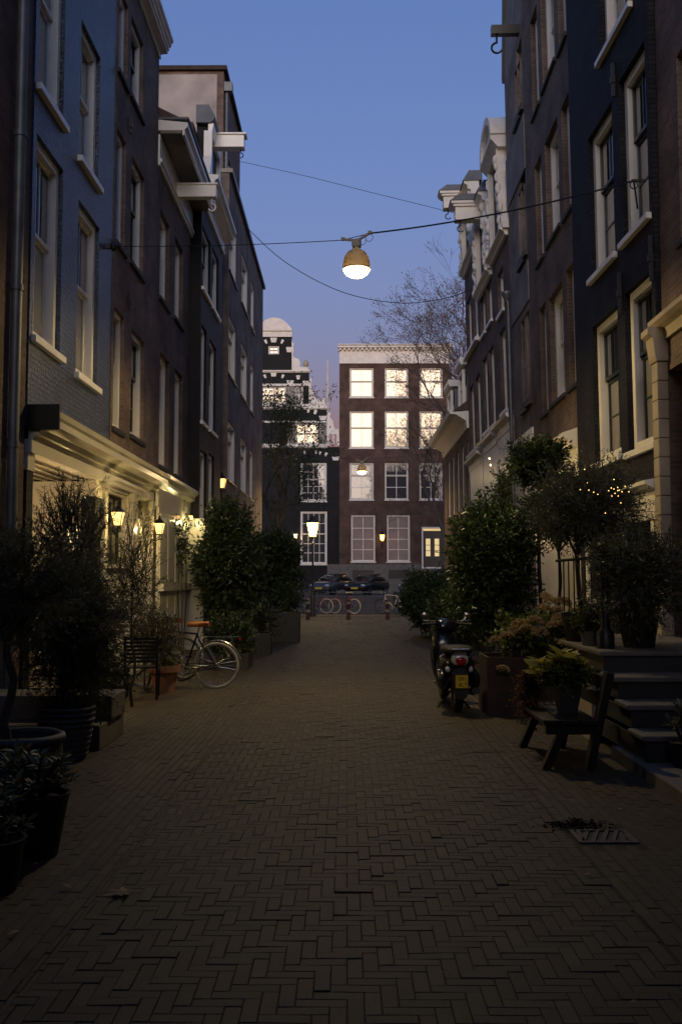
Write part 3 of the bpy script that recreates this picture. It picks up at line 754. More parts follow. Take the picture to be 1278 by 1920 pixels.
MB().box(dd[0]+.12, dd[1]-.12, -.2, -.16, dd[3]-.29, dd[3]-.12).build('fanlight_pane', 'door_glass_lit', H)
for k in range(6): MB().box(dd[0]-.5, dd[1]+.5, .01, .35+.28*(6-k), ZQ+(dd[2]-ZQ)*k/6, ZQ+(dd[2]-ZQ)*(k+1)/6-.004).build('stoop_step', 'grey_stone', H)
for u0, u1 in ((gw[1][0], gw[1][1]), (gw[0][0], gw[0][1])):
    MB().box(u0+.1, u1-.1, .082, .10, zp-1.1, zp-.45).build('basement_pane', 'black_paint', H)
pipe(H, .15, ZQ, ztop-.6, .07)
# black house with white stepped scroll gable
def P2(pts): return [FF2.hit(x, y) for x, y in pts]
FF2 = Facade('gable_house', 'black canal house with white stepped scroll gable and balustrade, left of the brown one', at(636.4, 800, YF).x, YF+.05, at(436, 800, YF).x, YF+.05, 'R')
H = FF2.e; W = FF2.W
uc = FF2.hit(513, 800)[0]
def mir(pts):
    """outline given on the photo's right half -> both halves"""
    a = P2(pts); return a, [(2*uc - u, z) for u, z in a][::-1]
zg0 = FF2.hit(600, 838)[1]; z3 = FF2.hit(600, 766)[1]; z2 = FF2.hit(560, 697)[1]; z1 = FF2.hit(530, 632)[1]
def half(px): return uc - FF2.hit(px, 800)[0]
w3, w2, w1 = half(612), half(579), half(546)
g1 = FF2.rect(563, 612, 868, 940); g2 = (2*uc-g1[1], 2*uc-g1[0], g1[2], g1[3])
g3 = FF2.rect(563, 613, 959, 1058); 
dr2 = (2*uc-g3[1]+.2, 2*uc-g3[0]-.2, ZQ+1.3, g3[3]-.1)
up1 = FF2.rect(554, 597, 794, 832); up2 = (2*uc-up1[1], 2*uc-up1[0], up1[2], up1[3])
wall(H, 0, W, ZQ, zg0, [g1, g2, g3, dr2], 'brick_jet', .3); body(H, 0, W, ZQ, zg0, 'brick_jet', deep=10, v=-.3)
for h in (g1, g2, g3): window(H, h, frame='white_trim', sash='white_trim', pane='pane_far', up=(4,2), lo=(4,3), split=.42, sill=('white_trim', .05, .08), rec=.05, dep=.1, fw=.12, bar=.045)
MB().box(dr2[0]+.1, dr2[1]-.1, -.28, -.2, dr2[2], dr2[3]-.9).build('door', 'green_paint', H)
m = MB(); frame4(m, dr2[0]+.005, dr2[1]-.005, dr2[2]+.005, dr2[3]-.005, .3, -.27, .08); m.build('door_frame', 'white_trim', H)
MB().box(dr2[0]+.3, dr2[1]-.3, -.2, -.15, dr2[3]-.88, dr2[3]-.3).build('fanlight_pane', 'pane_far', H)
MB().box(0, g3[0]-.02, .002, .08, ZQ, zp).box(g3[1]+.02, W, .002, .08, ZQ, zp).build('stone_plinth', 'grey_stone', H)
# gable tiers
up3 = (uc-half(568)+0, uc-half(553), 0, 0)
tier = [(uc-w3, uc+w3, zg0, z3, [up1, up2]), (uc-w2, uc+w2, z3, z2, []), (uc-w1, uc+w1, z2, z1, [])]
att = FF2.rect(552, 568, 725, 757); att2 = (2*uc-att[1], 2*uc-att[0], att[2], att[3]); attc = (uc-half(536), uc+half(536), att[2], att[3])
tier[1] = (uc-w2, uc+w2, z3, z2, [att, att2, attc])
oc = FF2.rect(503, 523, 649, 664)
tier[2] = (uc-w1, uc+w1, z2, z1, [oc])
for a, b, c, d, hs in tier:
    wall(H, a, b, c, d, hs, 'brick_jet', .3, 'gable_wall')
    for h in hs: window(H, h, frame='white_trim', sash='white_trim', pane=('plaster' if h in (att, att2) else 'pane_mirror'), up=(2,1), lo=(2,1), split=.5, sill=None, rec=.04, dep=.1, fw=.06, bar=.05)
MB().box(uc-w2, uc+w2, -9, -.302, zg0, z3).build('roof', 'roof_tile', H)
for z, ww in ((zg0, W/2+.05), (z3, w3+.1), (z2, w2+.1)):
    MB().run([(-.1, z-.1), (.1, z-.1), (.2, z), (.2, z+.09), (-.1, z+.1)], max(uc-ww, 0), min(uc+ww, W)).build('gable_band', 'white_trim', H)
MB().run([(-.3, z1), (.1, z1), (.12, z1+.4), (.24, z1+.46), (.24, z1+.54), (-.3, z1+.54)], uc-w1-.05, uc+w1+.05).build('gable_cornice', 'white_trim', H)
n = 16
pl = [(uc+(w1+.02)*math.cos(math.pi*i/n)*(1 if 2 < i < n-2 else 1.0), z1+.55+.98*(.5-.5*math.cos(2*math.pi*i/n))**.85) for i in range(n+1)]
MB().prism(pl, -.2, .14).build('gable_pediment', 'white_trim', H)
MB().prism([(uc+(u-uc)*.78, z1+.6+(z-z1-.55)*.74) for u, z in pl], .141, .17).build('pediment_panel', 'white_trim', H)
for pyb in (722, 760):
    zb_ = FF2.hit(530, pyb)[1]; MB().box(uc-w2, uc+w2, .002, .10, zb_-.09, zb_+.09).build('gable_band', 'white_trim', H)
for pyb in (791, 834):
    zb_ = FF2.hit(600, pyb)[1]; MB().box(uc-w3, uc+w3, .002, .09, zb_-.07, zb_+.07).build('gable_band', 'white_trim', H)
rs = [[(547, 640), (549, 645), (552, 644), (550, 652), (551, 658), (549, 668), (553, 672), (560, 674), (563, 682), (562, 689), (577, 689), (578, 695), (547, 696)],
      [(579, 718), (582, 708), (584, 712), (583, 722), (584, 730), (589, 733), (587, 739), (592, 746), (600, 752), (603, 748), (609, 748), (609, 755), (613, 764), (579, 765)],
      [(613, 779), (616, 773), (620, 776), (618, 783), (624, 790), (626, 802), (629, 806), (634, 804), (635, 812), (636, 836), (631, 836), (631, 815), (617, 815), (617, 836), (612, 836)]]
for pts in rs:
    for q in mir(pts):
        q = [(min(max(u, .0), W), z) for u, z in q]
        MB().prism(q, -.12, .16).build('gable_scroll', 'white_trim', H)
for sgn in (-1, 1):
    ub = uc + sgn*half(625)
    if 0 < ub < W: MB().lathe([(.07, 0), (.12, .25), (.07, .5), (.1, .86)], 10, (ub, .02, zg0+.1)).build('baluster', 'white_trim', H, smooth=True)
    uv = uc + sgn*half(573)
    MB().lathe([(.08, 0), (.06, .12), (.2, .35), (.22, .55), (.12, .75), (.0, .8)], 12, (uv, 0, z2+.12)).build('gable_vase', 'cream_stone', H, smooth=True)
def key(px, py, wpx, hpx, rot=0):
    for s_ in (0, 1):
        u, z = FF2.hit(px, py); u = u if s_ == 0 else 2*uc-u; rr_ = rot if s_ == 0 else -rot
        ww, hh_ = wpx/24.3/2, hpx/24.3/2; c_, s2 = math.cos(R(rr_)), math.sin(R(rr_))
        pl = [(u + a*c_ - b*s2, z + a*s2 + b*c_) for a, b in ((-ww*.7, -hh_), (ww*.7, -hh_), (ww, hh_), (-ww, hh_))]
        MB().prism(pl, .002, .09).build('keystone', 'white_trim', H)
        if abs(px-513) < 2: break
for q in ((513, 638, 13, 9), (529, 641, 5, 8, 25), (542, 656, 12, 10), (513, 702, 12, 9), (530, 706, 5, 7, 25), (559, 708, 8, 8), (544, 717, 14, 7), (573, 718, 12, 7), (591, 773, 6, 8, 20), (578, 770, 5, 8, 8), (605, 784, 15, 8), (592, 848, 4, 7), (600, 850, 4, 6, 10), (611, 852, 5, 7, 25), (571, 849, 4, 7, -20), (629, 860, 14, 7)): key(*q)
for r in (att, att2):
    for s_ in (-1, 1):
        u0 = r[0]-.62 if s_ < 0 else r[1]+.03
        if uc-w2 < u0 and u0+.58 < uc+w2: MB().box(u0, u0+.58, .01, .06, r[2], r[3]).build('shutter', 'black_paint', H)
for r in (up1, up2):
    for s_ in (-1, 1):
        u0 = r[0]-.68 if s_ < 0 else r[1]+.03
        MB().box(u0, u0+.62, .01, .06, r[2], r[3]).build('shutter', 'black_paint', H)
# slim white flue pipe between the two houses
fl = at(614, 760, YF+2)
tag(MB().tube([(fl.x, YF+2, 9), (fl.x, YF+2, at(614, 677, YF+2).z)], .07, 8).build('flue_pipe', 'white_trim', smooth=True), 'thin white flue pipe rising between the two canal houses', 'pipe')
# neighbours of the far row, mostly hidden
for nm, a, b, ht, mat, lab in (('canal_house', 848, 990, 13.5, 'brick_umber', 'low dark canal house hidden behind the bare tree at the right'), ('canal_house', 230, 434, 17, 'brick_umber', 'dark canal house hidden behind the left row of houses')):
    f_ = Facade(nm, lab, at(b, 800, YF).x, YF+.1, at(a, 800, YF).x, YF+.1, 'R')
    hs = [(x, x+1.4, z, z+2.2) for x in (1, 3.6) for z in (3.2, 6.6, 9.6) if x+1.6 < f_.W]
    wall(f_.e, 0, f_.W, ZQ, ht, hs, mat, .3); body(f_.e, 0, f_.W, ZQ, ht, mat, deep=10, v=-.3)
    for h in hs: window(f_.e, h, frame='white_trim', sash='white_trim', pane='pane_far')
    MB().run([(-.3, ht), (.3, ht), (.35, ht+.3), (-.3, ht+.35)], 0, f_.W).build('cornice', 'white_trim', f_.e)

# ================================================================== PAVING
BW, BL, JT = .066, .198, .0024
XA, XB = -1.28, 1.40
YN, YE = 2.6, 41.38
rects = []
n = 3
for i in range(int(-8/BW), int(30/BW)):
    pass
ix0, ix1 = int(XA/BW)-4, int(XB/BW)+4
for row in range(int(YN/BW)-4, int(YE/BW)+4):
    # horizontals whose own row is 'row': columns row + 2n*j
    j0 = (ix0 - row)//(2*n) - 1; j1 = (ix1 - row)//(2*n) + 1
    for j in range(j0, j1+1):
        c = row + 2*n*j
        rects.append((c*BW, (c+n)*BW, row*BW, (row+1)*BW, 0))
        rects.append(((c+n)*BW, (c+n+1)*BW, (row-n+1)*BW, (row+1)*BW, 1))
clip = []
for a, b, c, d, o in rects:
    a, b, c, d = max(a, XA), min(b, XB), max(c, YN), min(d, YE)
    if b-a > .02 and d-c > .02: clip.append((a, b, c, d))
def courses(x0, x1, seed):
    r_ = random.Random(seed); x = x0; k = 0
    while x < x1-.02:
        y = YN - (BL*.5 if k % 2 else 0) + r_.uniform(-.015, .015)
        while y < YE:
            clip.append((x, min(x+BW, x1), max(y, YN), min(y+BL, YE))) if min(y+BL, YE)-max(y, YN) > .02 else None
            y += BL
        x += BW; k += 1
courses(-3.75, XA, 3); courses(XB+.008, XB+.14, 4); courses(XB+.15, 4.05, 5)
clip = np.array(clip)
cx, cyy = (clip[:,0]+clip[:,1])/2, (clip[:,2]+clip[:,3])/2
rs_ = np.random.RandomState(5)
GR = (1.42, 1.80, 6.02, 6.34)   # the drain grate lies here (replaced bricks)
keep = ~((clip[:,1] > GR[0]) & (clip[:,0] < GR[1]) & (clip[:,3] > GR[2]) & (clip[:,2] < GR[3]))
clip, cx, cyy = clip[keep], cx[keep], cyy[keep]
N_ = len(clip)
zoff = rs_.normal(0, .0016, N_) + np.where(rs_.rand(N_) < .05, rs_.uniform(-.003, .005, N_), 0) + .004*np.sin(cx*2.1+1)*np.sin(cyy*1.3)
zoff = np.maximum(zoff, -.0012)
tx, ty = rs_.normal(0, .010, N_), rs_.normal(0, .010, N_)
tint = rs_.rand(N_)
inview = (np.abs(cx - .0) < cyy*.37) & (cyy > 3.3)
order = np.argsort(np.where(inview, cyy, 99))[:300]
single = np.zeros(N_, bool); single[order] = True
def paver_mat(name, src):
    m, nt, b, N, L = nodes(name)
    if src == 'attr': a = N('ShaderNodeAttribute'); a.attribute_name = 'tint'; f = a.outputs['Fac']
    else: a = N('ShaderNodeObjectInfo'); f = a.outputs['Random']
    cr = N('ShaderNodeValToRGB'); e = cr.color_ramp; e.elements[0].color = (.047, .033, .021, 1); e.elements[1].color = (.078, .061, .034, 1)
    q = e.elements.new(.5); q.color = (.058, .043, .026, 1); q = e.elements.new(.86); q.color = (.066, .049, .028, 1); L(f, cr.inputs[0])
    g = N('ShaderNodeNewGeometry'); no = N('ShaderNodeTexNoise'); no.inputs['Scale'].default_value = .8; no.inputs['Detail'].default_value = 7
    L(g.outputs['Position'], no.inputs['Vector'])
    mp = N('ShaderNodeMapRange'); mp.inputs[1].default_value = .45; mp.inputs[2].default_value = .68; mp.inputs[4].default_value = .55; L(no.outputs[0], mp.inputs[0])
    mx = N('ShaderNodeMix'); mx.data_type = 'RGBA'; L(mp.outputs[0], mx.inputs[0]); L(cr.outputs[0], mx.inputs[6]); mx.inputs[7].default_value = (.050, .048, .021, 1)
    n2 = N('ShaderNodeTexNoise'); n2.inputs['Scale'].default_value = 90; n2.inputs['Detail'].default_value = 5; L(g.outputs['Position'], n2.inputs['Vector'])
    m2 = N('ShaderNodeMapRange'); m2.inputs[1].default_value = .3; m2.inputs[2].default_value = .7; m2.inputs[3].default_value = .72; m2.inputs[4].default_value = 1.3; L(n2.outputs[0], m2.inputs[0])
    sc_ = N('ShaderNodeVectorMath'); sc_.operation = 'SCALE'; L(mx.outputs[2], sc_.inputs[0]); L(m2.outputs[0], sc_.inputs['Scale'])
    L(sc_.outputs[0], b.inputs['Base Color']); b.inputs['Roughness'].default_value = .72; b.inputs['Specular IOR Level'].default_value = .35
    bp = N('ShaderNodeBump'); bp.inputs['Strength'].default_value = .35; bp.inputs['Distance'].default_value = .004; L(n2.outputs[0], bp.inputs['Height']); L(bp.outputs[0], b.inputs['Normal'])
    MATS[name] = m
paver_mat('paver', 'attr'); paver_mat('paver_single', 'obj')
def pavers(sel):
    c = clip[sel]; k = len(c); j = JT/2; bv = .0026
    vs = np.zeros((k, 12, 3)); 
    X0, X1, Y0, Y1 = c[:,0]+j, c[:,1]-j, c[:,2]+j, c[:,3]-j
    zt_ = zoff[sel]
    for q, (xa, ya, zz, ins) in enumerate([(0,0,-.05,0),(1,0,-.05,0),(1,1,-.05,0),(0,1,-.05,0),(0,0,-.003,0),(1,0,-.003,0),(1,1,-.003,0),(0,1,-.003,0),(0,0,0,1),(1,0,0,1),(1,1,0,1),(0,1,0,1)]):
        x = np.where(xa, X1 - bv*ins, X0 + bv*ins); y = np.where(ya, Y1 - bv*ins, Y0 + bv*ins)
        vs[:,q,0] = x; vs[:,q,1] = y
        vs[:,q,2] = zz + zt_ + (tx[sel]*(x-(X0+X1)/2) + ty[sel]*(y-(Y0+Y1)/2))*(zz > -.04)
    return vs
PF = [(0,1,5,4),(1,2,6,5),(2,3,7,6),(3,0,4,7),(4,5,9,8),(5,6,10,9),(6,7,11,10),(7,4,8,11),(8,9,10,11)]
sel = np.where(~single)[0]
vs = pavers(sel); k = len(sel)
fs = (np.array(PF)[None] + (np.arange(k)*12)[:,None,None]).reshape(-1, 4)
me = bpy.data.meshes.new('paving_bricks'); me.from_pydata(vs.reshape(-1,3).tolist(), [], fs.tolist())
at_ = me.attributes.new('tint', 'FLOAT', 'POINT'); at_.data.foreach_set('value', np.repeat(tint[sel], 12).astype(np.float32))
me.materials.append(MATS['paver'])
paving = tag(empty('paving'), kind='structure')
o = bpy.data.objects.new('paving_bricks', me); COL.objects.link(o); o.parent = paving; tag(o, kind='stuff')
vs = pavers(order)
cache = {}
for i, s_ in enumerate(order):
    c = clip[s_]; key_ = (round(c[1]-c[0], 2), round(c[3]-c[2], 2))
    ctr = ((c[0]+c[1])/2, (c[2]+c[3])/2)
    if key_ not in cache:
        q = vs[i].copy(); q[:,0] -= ctr[0]; q[:,1] -= ctr[1]; q[:4,2] = -.05; q[4:8,2] = -.003; q[8:,2] = 0
        me = bpy.data.meshes.new('brick'); me.from_pydata(q.tolist(), [], PF); me.materials.append(MATS['paver_single']); cache[key_] = me
    b_ = bpy.data.objects.new('brick', cache[key_]); COL.objects.link(b_); b_.parent = paving
    b_.location = (ctr[0], ctr[1], zoff[s_]); b_.rotation_euler = (ty[s_], -tx[s_], 0)
brick('paver_far', (.066, .050, .031), (.05, .036, .023), (.036, .028, .018), .75, .3, .3)
fn = MATS['paver_far'].node_tree
for nd in fn.nodes:
    if nd.type == 'COMBXYZ':
        sep = [q for q in fn.nodes if q.type == 'SEPXYZ'][0]
        fn.links.new(sep.outputs[0], nd.inputs[0]); fn.links.new(sep.outputs[1], nd.inputs[1])
sheet('quay_road', -60, 60, 41.65, 44.96, .04, 'paver_far')
tag(MB().box(-60, 60, 41.4, 41.65, -.05, .06).build('kerb', 'grey_stone', bevel=.015), kind='structure')
# ================================================================== PLANTS
def leaf_cloud(name, P, D, L_, W_, mat, parent, seed=0, fold=.25, kind='stuff'):
    """one mesh of many real leaves: base, two sides, tip"""
    r = np.random.RandomState(seed); n = len(P)
    D = D / np.linalg.norm(D, axis=1, keepdims=True)
    ref = r.normal(size=(n, 3)); S_ = np.cross(D, ref); S_ /= np.linalg.norm(S_, axis=1, keepdims=True) + 1e-9
    U = np.cross(S_, D); up = np.sign(U[:,2:3] + 1e-6); U = U*up
    L1, W1 = L_[:,None], W_[:,None]
    b = P; t = P + D*L1 - U*L1*.12
    ma = P + D*L1*.45; l = ma + S_*W1*.5 + U*W1*fold; rr_ = ma - S_*W1*.5 + U*W1*fold
    vs = np.stack([b, l, t, rr_], 1).reshape(-1, 3)
    q = np.arange(n)*4
    f = np.concatenate([np.stack([q, q+2, q+1], 1), np.stack([q, q+3, q+2], 1)])
    me = bpy.data.meshes.new(name); me.vertices.add(len(vs)); me.vertices.foreach_set('co', vs.astype(np.float32).ravel())
    me.loops.add(len(f)*3); me.polygons.add(len(f))
    me.loops.foreach_set('vertex_index', f.astype(np.int32).ravel()); me.polygons.foreach_set('loop_start', np.arange(len(f), dtype=np.int32)*3)
    me.update(calc_edges=True); me.validate()
    a = me.attributes.new('tint', 'FLOAT', 'POINT'); a.data.foreach_set('value', np.repeat(r.rand(n), 4).astype(np.float32))
    me.materials.append(MATS[mat]); o = bpy.data.objects.new(name, me); COL.objects.link(o)
    if parent: o.parent = parent
    if kind: tag(o, kind=kind)
    return o
def shrub(name, label, cat, base, cen, rad, shoots, k, slen, ll, lw, mat, seed, up=.35, trunk=None, stems=5, bark='bark_dark', droop=0.0, group=None, out=.9, twig=.004, rmin=.25):
    """base: foot of the plant; cen/rad: crown ellipsoid relative to base"""
    e = empty(name, base, 0, label, cat, group); r = np.random.RandomState(seed)
    d = r.normal(size=(shoots, 3)); d /= np.linalg.norm(d, axis=1, keepdims=True)
    q = r.uniform(rmin**2, 1, (shoots, 1))**.5
    # lumpy outline
    lump = 1 + .22*np.sin(d[:,0:1]*4.1+seed)*np.sin(d[:,1:2]*3.7+seed*2)*1 + .16*np.sin(d[:,2:3]*6.3+seed)
    st = np.array(cen) + d*q*np.array(rad)*lump*.82
    dr = d*out*np.array(rad)/max(rad) + r.normal(size=(shoots, 3))*.45 + np.array([0, 0, up]); dr /= np.linalg.norm(dr, axis=1, keepdims=True)
    ln = slen*r.uniform(.5, 1.25, (shoots, 1))
    P, D, tw = [], [], MB()
    for j in range(k):
        t = (j+.5)/k
        p = st + dr*ln*t + np.array([0, 0, -droop])*ln*t*t
        side = r.normal(size=(shoots, 3)); dd = dr*.75 + side*.55 + np.array([0, 0, -droop*.4])
        P.append(p + r.normal(size=(shoots, 3))*.008); D.append(dd)
    P, D = np.concatenate(P), np.concatenate(D); n = len(P)
    leaf_cloud('foliage', P, D, ll*r.uniform(.6, 1.2, n), lw*r.uniform(.7, 1.2, n), mat, e, seed)
    step = max(1, shoots//260)
    for i in range(0, shoots, step):
        a, b = st[i]-dr[i]*slen*.5, st[i]+dr[i]*ln[i]*.9; tw.tube([a, (a+b)/2, b], [twig*1.4, twig, twig*.5], 3, False)
    tw.build('twigs', bark, e, recalc=False)
    if trunk:
        h, rt, wob = trunk; c = np.array(cen)
        pts = [(0, 0, 0)] + [(wob*math.sin(i*1.7+seed), wob*math.cos(i*1.3+seed), h*i/5) for i in range(1, 6)]
        MB().tube(pts, [rt*(1.25-.09*i) for i in range(6)], 9).build('trunk', bark, e, smooth=True)
        top = np.array(pts[-1]); m = MB()
        for i in range(stems):
            a = d[i]; tip = c + a*np.array(rad)*.75; mid = (top+tip)/2 + np.array([0, 0, .08])
            m.tube([top - np.array([0,0,.02]), mid, tip], [rt*.6, rt*.4, rt*.12], 6)
        m.build('branches', bark, e, smooth=True)
    else:
        m = MB()
        for i in range(stems):
            a = d[i]; tip = np.array(cen) + a*np.array(rad)*.7
            m.tube([(a[0]*.05, a[1]*.05, 0), (np.array([0,0,0])+tip)/2 + np.array([a[0]*.06, a[1]*.06, 0]), tip], [.014, .011, .004], 5)
        m.build('stems', bark, e, smooth=True)
    return e
def pot(name, label, loc, prof, mat, soil_r, soil_z, rim=None, n=28, group=None):
    e = empty(name, loc, 0, label, 'pot', group)
    MB().lathe(prof, n).build('pot_body', mat, e, smooth=True)
    if rim: MB().torus(rim[0], rim[1], n, 8, 'z', (0, 0, rim[2])).build('rim', mat, e, smooth=True)
    MB().lathe([(0, soil_z), (soil_r, soil_z), (soil_r, soil_z-.03)], n).build('soil', 'soil', e)
    return e
def boxpot(name, label, x0, x1, y0, y1, h, mat, t=.035, z=0):
    e = empty(name, ((x0+x1)/2, (y0+y1)/2, z), 0, label, 'planter'); a, b = (x1-x0)/2, (y1-y0)/2
    m = MB().box(-a, a, -b, -b+t, 0, h).box(-a, a, b-t, b, 0, h).box(-a, -a+t, -b+t, b-t, 0, h).box(a-t, a, -b+t, b-t, 0, h)
    m.build('planter_body', mat, e, bevel=.004)
    MB().box(-a+t, a-t, -b+t, b-t, h-.12, h-.06).build('soil', 'soil', e)
    return e
# --- left foreground --------------------------------------------------------------------------------
pot('round_pot', 'wide blue grey round pot with thick rolled rim at the left edge', (-2.36, 7.0, 0), [(.24, 0), (.29, .1), (.315, .3), (.30, .46), (.26, .46), (.255, .40)], 'pot_grey', .27, .44, (.295, .035, .475))
shrub('olive_tree', 'small olive tree with bent trunk in the wide blue grey pot', 'tree', (-2.44, 7.0, .44), (.02, .2, 1.1), (.42, .45, .42), 520, 12, .24, .055, .011, 'leaf_olive', 3, trunk=(.75, .03, .03), stems=8, droop=.15, bark='bark')
pot('wicker_pot', 'dark woven basket pot between the round pot and the stone step', (-2.53, 8.75, 0), [(.17, 0), (.2, .05), (.235, .25), (.245, .47), (.225, .47), (.215, .42)], 'wicker', .22, .44)
wp = bpy.data.objects['wicker_pot']
for k in range(9): MB().torus(.19+.055*min(1, k/6), .016, 30, 5, 'z', (0, 0, .06+k*.05)).build('woven_band', 'wicker', wp, smooth=True)
shrub('olive_bush', 'large dark narrow leaved bush in the woven basket pot', 'shrub', (-2.55, 8.8, .42), (-.05, .3, .75), (.52, .62, .78), 1900, 13, .26, .058, .012, 'leaf_olive', 7, trunk=(.4, .028, .02), stems=12, droop=.2)
shrub('olive_tree', 'tall wispy olive tree in front of the brick porch', 'tree', (-2.95, 10.45, 0), (-.05, -.1, 2.0), (.42, .6, .78), 330, 13, .36, .06, .011, 'leaf_olive', 12, up=.7, trunk=(1.3, .025, .03), stems=9, droop=.1)
shrub('leafy_shrub', 'small leafy shrub lit beside the reddish porch panels', 'shrub', (-2.75, 10.6, 0), (0, 0, .55), (.35, .4, .5), 420, 10, .18, .06, .02, 'leaf_dark', 14)
shrub('olive_tree', 'slim olive sapling in front of the first white door', 'tree', (-2.72, 12.3, 0), (.0, .0, 1.6), (.32, .4, .8), 150, 14, .42, .065, .012, 'leaf_olive', 16, up=.8, trunk=(1.0, .018, .03), stems=8)
shrub('leafy_shrub', 'grey leaved bush behind the black slatted chair', 'shrub', (-2.9, 14.0, 0), (.1, .0, .75), (.36, .4, .48), 280, 12, .26, .06, .014, 'leaf_olive', 18, up=.5)
shrub('creeper', 'thin climbing creeper on the yellow lit panelled wall', 'plant', (-3.6, 21.0, 0), (.06, -.3, 2.4), (.08, .55, .65), 60, 9, .4, .08, .04, 'leaf_dark', 19, up=-.2, stems=3)
# foreground potted plants with leaves that can be told apart
def leaf_shape(L_, W_, mat, seg=4):
    vs, fs = [], []
    for i in range(seg+1):
        t = i/seg; wd = W_*math.sin(math.pi*min(.97, t*.92+.05))**.8*.5; x = L_*t; z = -.18*L_*t*t
        vs += [(x, -wd, z+wd*.35), (x, 0, z), (x, wd, z+wd*.35)]
    for i in range(seg):
        a = i*3; fs += [(a, a+1, a+4, a+3), (a+1, a+2, a+5, a+4)]
    me = bpy.data.meshes.new('leaf'); me.from_pydata(vs, [], fs); me.materials.append(MATS[mat])
    a = me.attributes.new('tint', 'FLOAT', 'POINT'); a.data.foreach_set('value', [0.0]*len(vs))
    me.polygons.foreach_set('use_smooth', [True]*len(fs))
    return me
def leafy(name, label, base, cen, rad, whorls, per, L_, W_, mat, seed, stem_mat='bark_dark', cat='plant', tilt=.5):
    e = empty(name, base, 0, label, cat); r = random.Random(seed)
    ms = [leaf_shape(L_*s, W_*s, mat) for s in (.75, .9, 1.05, 1.2)]
    m = MB()
    for k in range(whorls):
        a = r.uniform(0, 6.28); q = r.uniform(.15, 1)**.5; h = r.uniform(-.6, 1)
        p = Vector((cen[0]+math.cos(a)*q*rad[0]*math.sqrt(max(.1, 1-h*h*.8)), cen[1]+math.sin(a)*q*rad[1]*math.sqrt(max(.1, 1-h*h*.8)), cen[2]+h*rad[2]))
        m.tube([(p.x*.1, p.y*.1, 0), (p.x*.5, p.y*.5, p.z*.6), p], [.012, .008, .004], 5)
        d0 = (p - Vector((cen[0], cen[1], cen[2]-rad[2]*1.2))).normalized()
        for j in range(per):
            az = 6.28*j/per + r.uniform(-.4, .4); el = r.uniform(-.25, .75)
            d = (Vector((math.cos(az)*math.cos(el), math.sin(az)*math.cos(el), math.sin(el))) + d0*tilt).normalized()
            o = bpy.data.objects.new('leaf', r.choice(ms)); COL.objects.link(o); o.parent = e
            o.location = p - d0*r.uniform(0, .06); o.rotation_euler = (r.uniform(-.6, .6), -math.asin(max(-1, min(1, d.z))), math.atan2(d.y, d.x))
    m.build('stems', stem_mat, e, smooth=True)
    return e
pot('flower_pot', 'tall black tapered pot in the left foreground', (-1.83, 5.75, 0), [(.13, 0), (.19, .34), (.2, .36), (.18, .36), (.17, .32)], 'pot_black', .175, .33)
leafy('rhododendron', 'broad leaved plant with pale green leaf rosettes in the black pot', (-1.83, 5.75, .33), (-.02, 0, .13), (.25, .25, .17), 34, 8, .085, .026, 'leaf_rhodo', 21)
pot('flower_pot', 'low dark pot half cut off by the left edge of the photo', (-1.84, 5.1, 0), [(.12, 0), (.16, .26), (.17, .27), (.15, .27), (.145, .24)], 'pot_black', .15, .25)
leafy('potted_plant', 'plant with narrow silvery leaves cut off by the left edge', (-1.84, 5.12, .25), (-.02, 0, .1), (.19, .22, .17), 34, 8, .075, .018, 'leaf_rhodo', 23)
# --- left, farther ----------------------------------------------------------------------------------
pot('flower_pot', 'terracotta pot beside the black bicycle', (-2.62, 13.9, 0), [(.15, 0), (.19, .28), (.235, .29), (.24, .38), (.21, .38), (.2, .34)], 'terracotta', .205, .35)
shrub('potted_herb', 'low green herb in the terracotta pot', 'plant', (-2.62, 13.9, .35), (0, 0, .05), (.19, .19, .06), 220, 6, .07, .03, .012, 'leaf_fresh', 25, stems=4)
shrub('climbing_shrub', 'big dark green climbing shrub beside the white shop wall', 'shrub', (-2.65, 20.6, 0), (-.0, .6, 1.95), (.66, 1.4, 1.35), 2300, 12, .34, .10, .042, 'leaf_dark', 27, stems=9, out=1.0)
shrub('low_shrub', 'low bushy shrub right of the parked black bicycle', 'shrub', (-2.15, 17.6, .1), (0, 0, .42), (.42, .6, .38), 700, 10, .22, .07, .028, 'leaf_dark', 29)
boxpot('wooden_planter', 'low dark planter box under the low bushy shrub', -2.55, -1.75, 17.2, 18.0, .3, 'dark_wood')
boxpot('square_planter', 'square black planter with spiky grass leaves', -2.05, -1.62, 20.6, 21.05, .46, 'pot_black')
shrub('spiky_grass', 'spiky grass plant in the square black planter', 'plant', (-1.83, 20.82, .4), (0, 0, .25), (.15, .15, .15), 90, 3, .45, .34, .016, 'leaf_dark', 31, up=.9)
boxpot('tall_planter', 'tall black planter box beside the open street end', -2.0, -1.22, 24.6, 25.4, .78, 'pot_black')
shrub('flowering_bush', 'flowering bush in the tall black planter box', 'shrub', (-1.6, 25.0, .7), (0, 0, .38), (.42, .42, .36), 500, 9, .2, .06, .03, 'leaf_dark', 33)
shrub('dense_shrub', 'dense dark shrub in front of the far street lantern', 'shrub', (-2.1, 28.5, 0), (.0, .5, 1.9), (.72, 1.6, 1.2), 1500, 11, .34, .11, .05, 'leaf_dark', 35, stems=8)
shrub('dense_shrub', 'dark shrub against the end block of the left row', 'shrub', (-2.75, 25.5, 0), (.0, .8, 1.7), (.5, 1.7, 1.15), 1200, 11, .34, .11, .05, 'leaf_dark', 36, stems=8)
# --- right -------------------------------------------------------------------------------------------
boxpot('corten_planter', 'square rusty brown planter box beside the scooter', 1.66, 2.32, 11.5, 12.25, .69, 'corten')
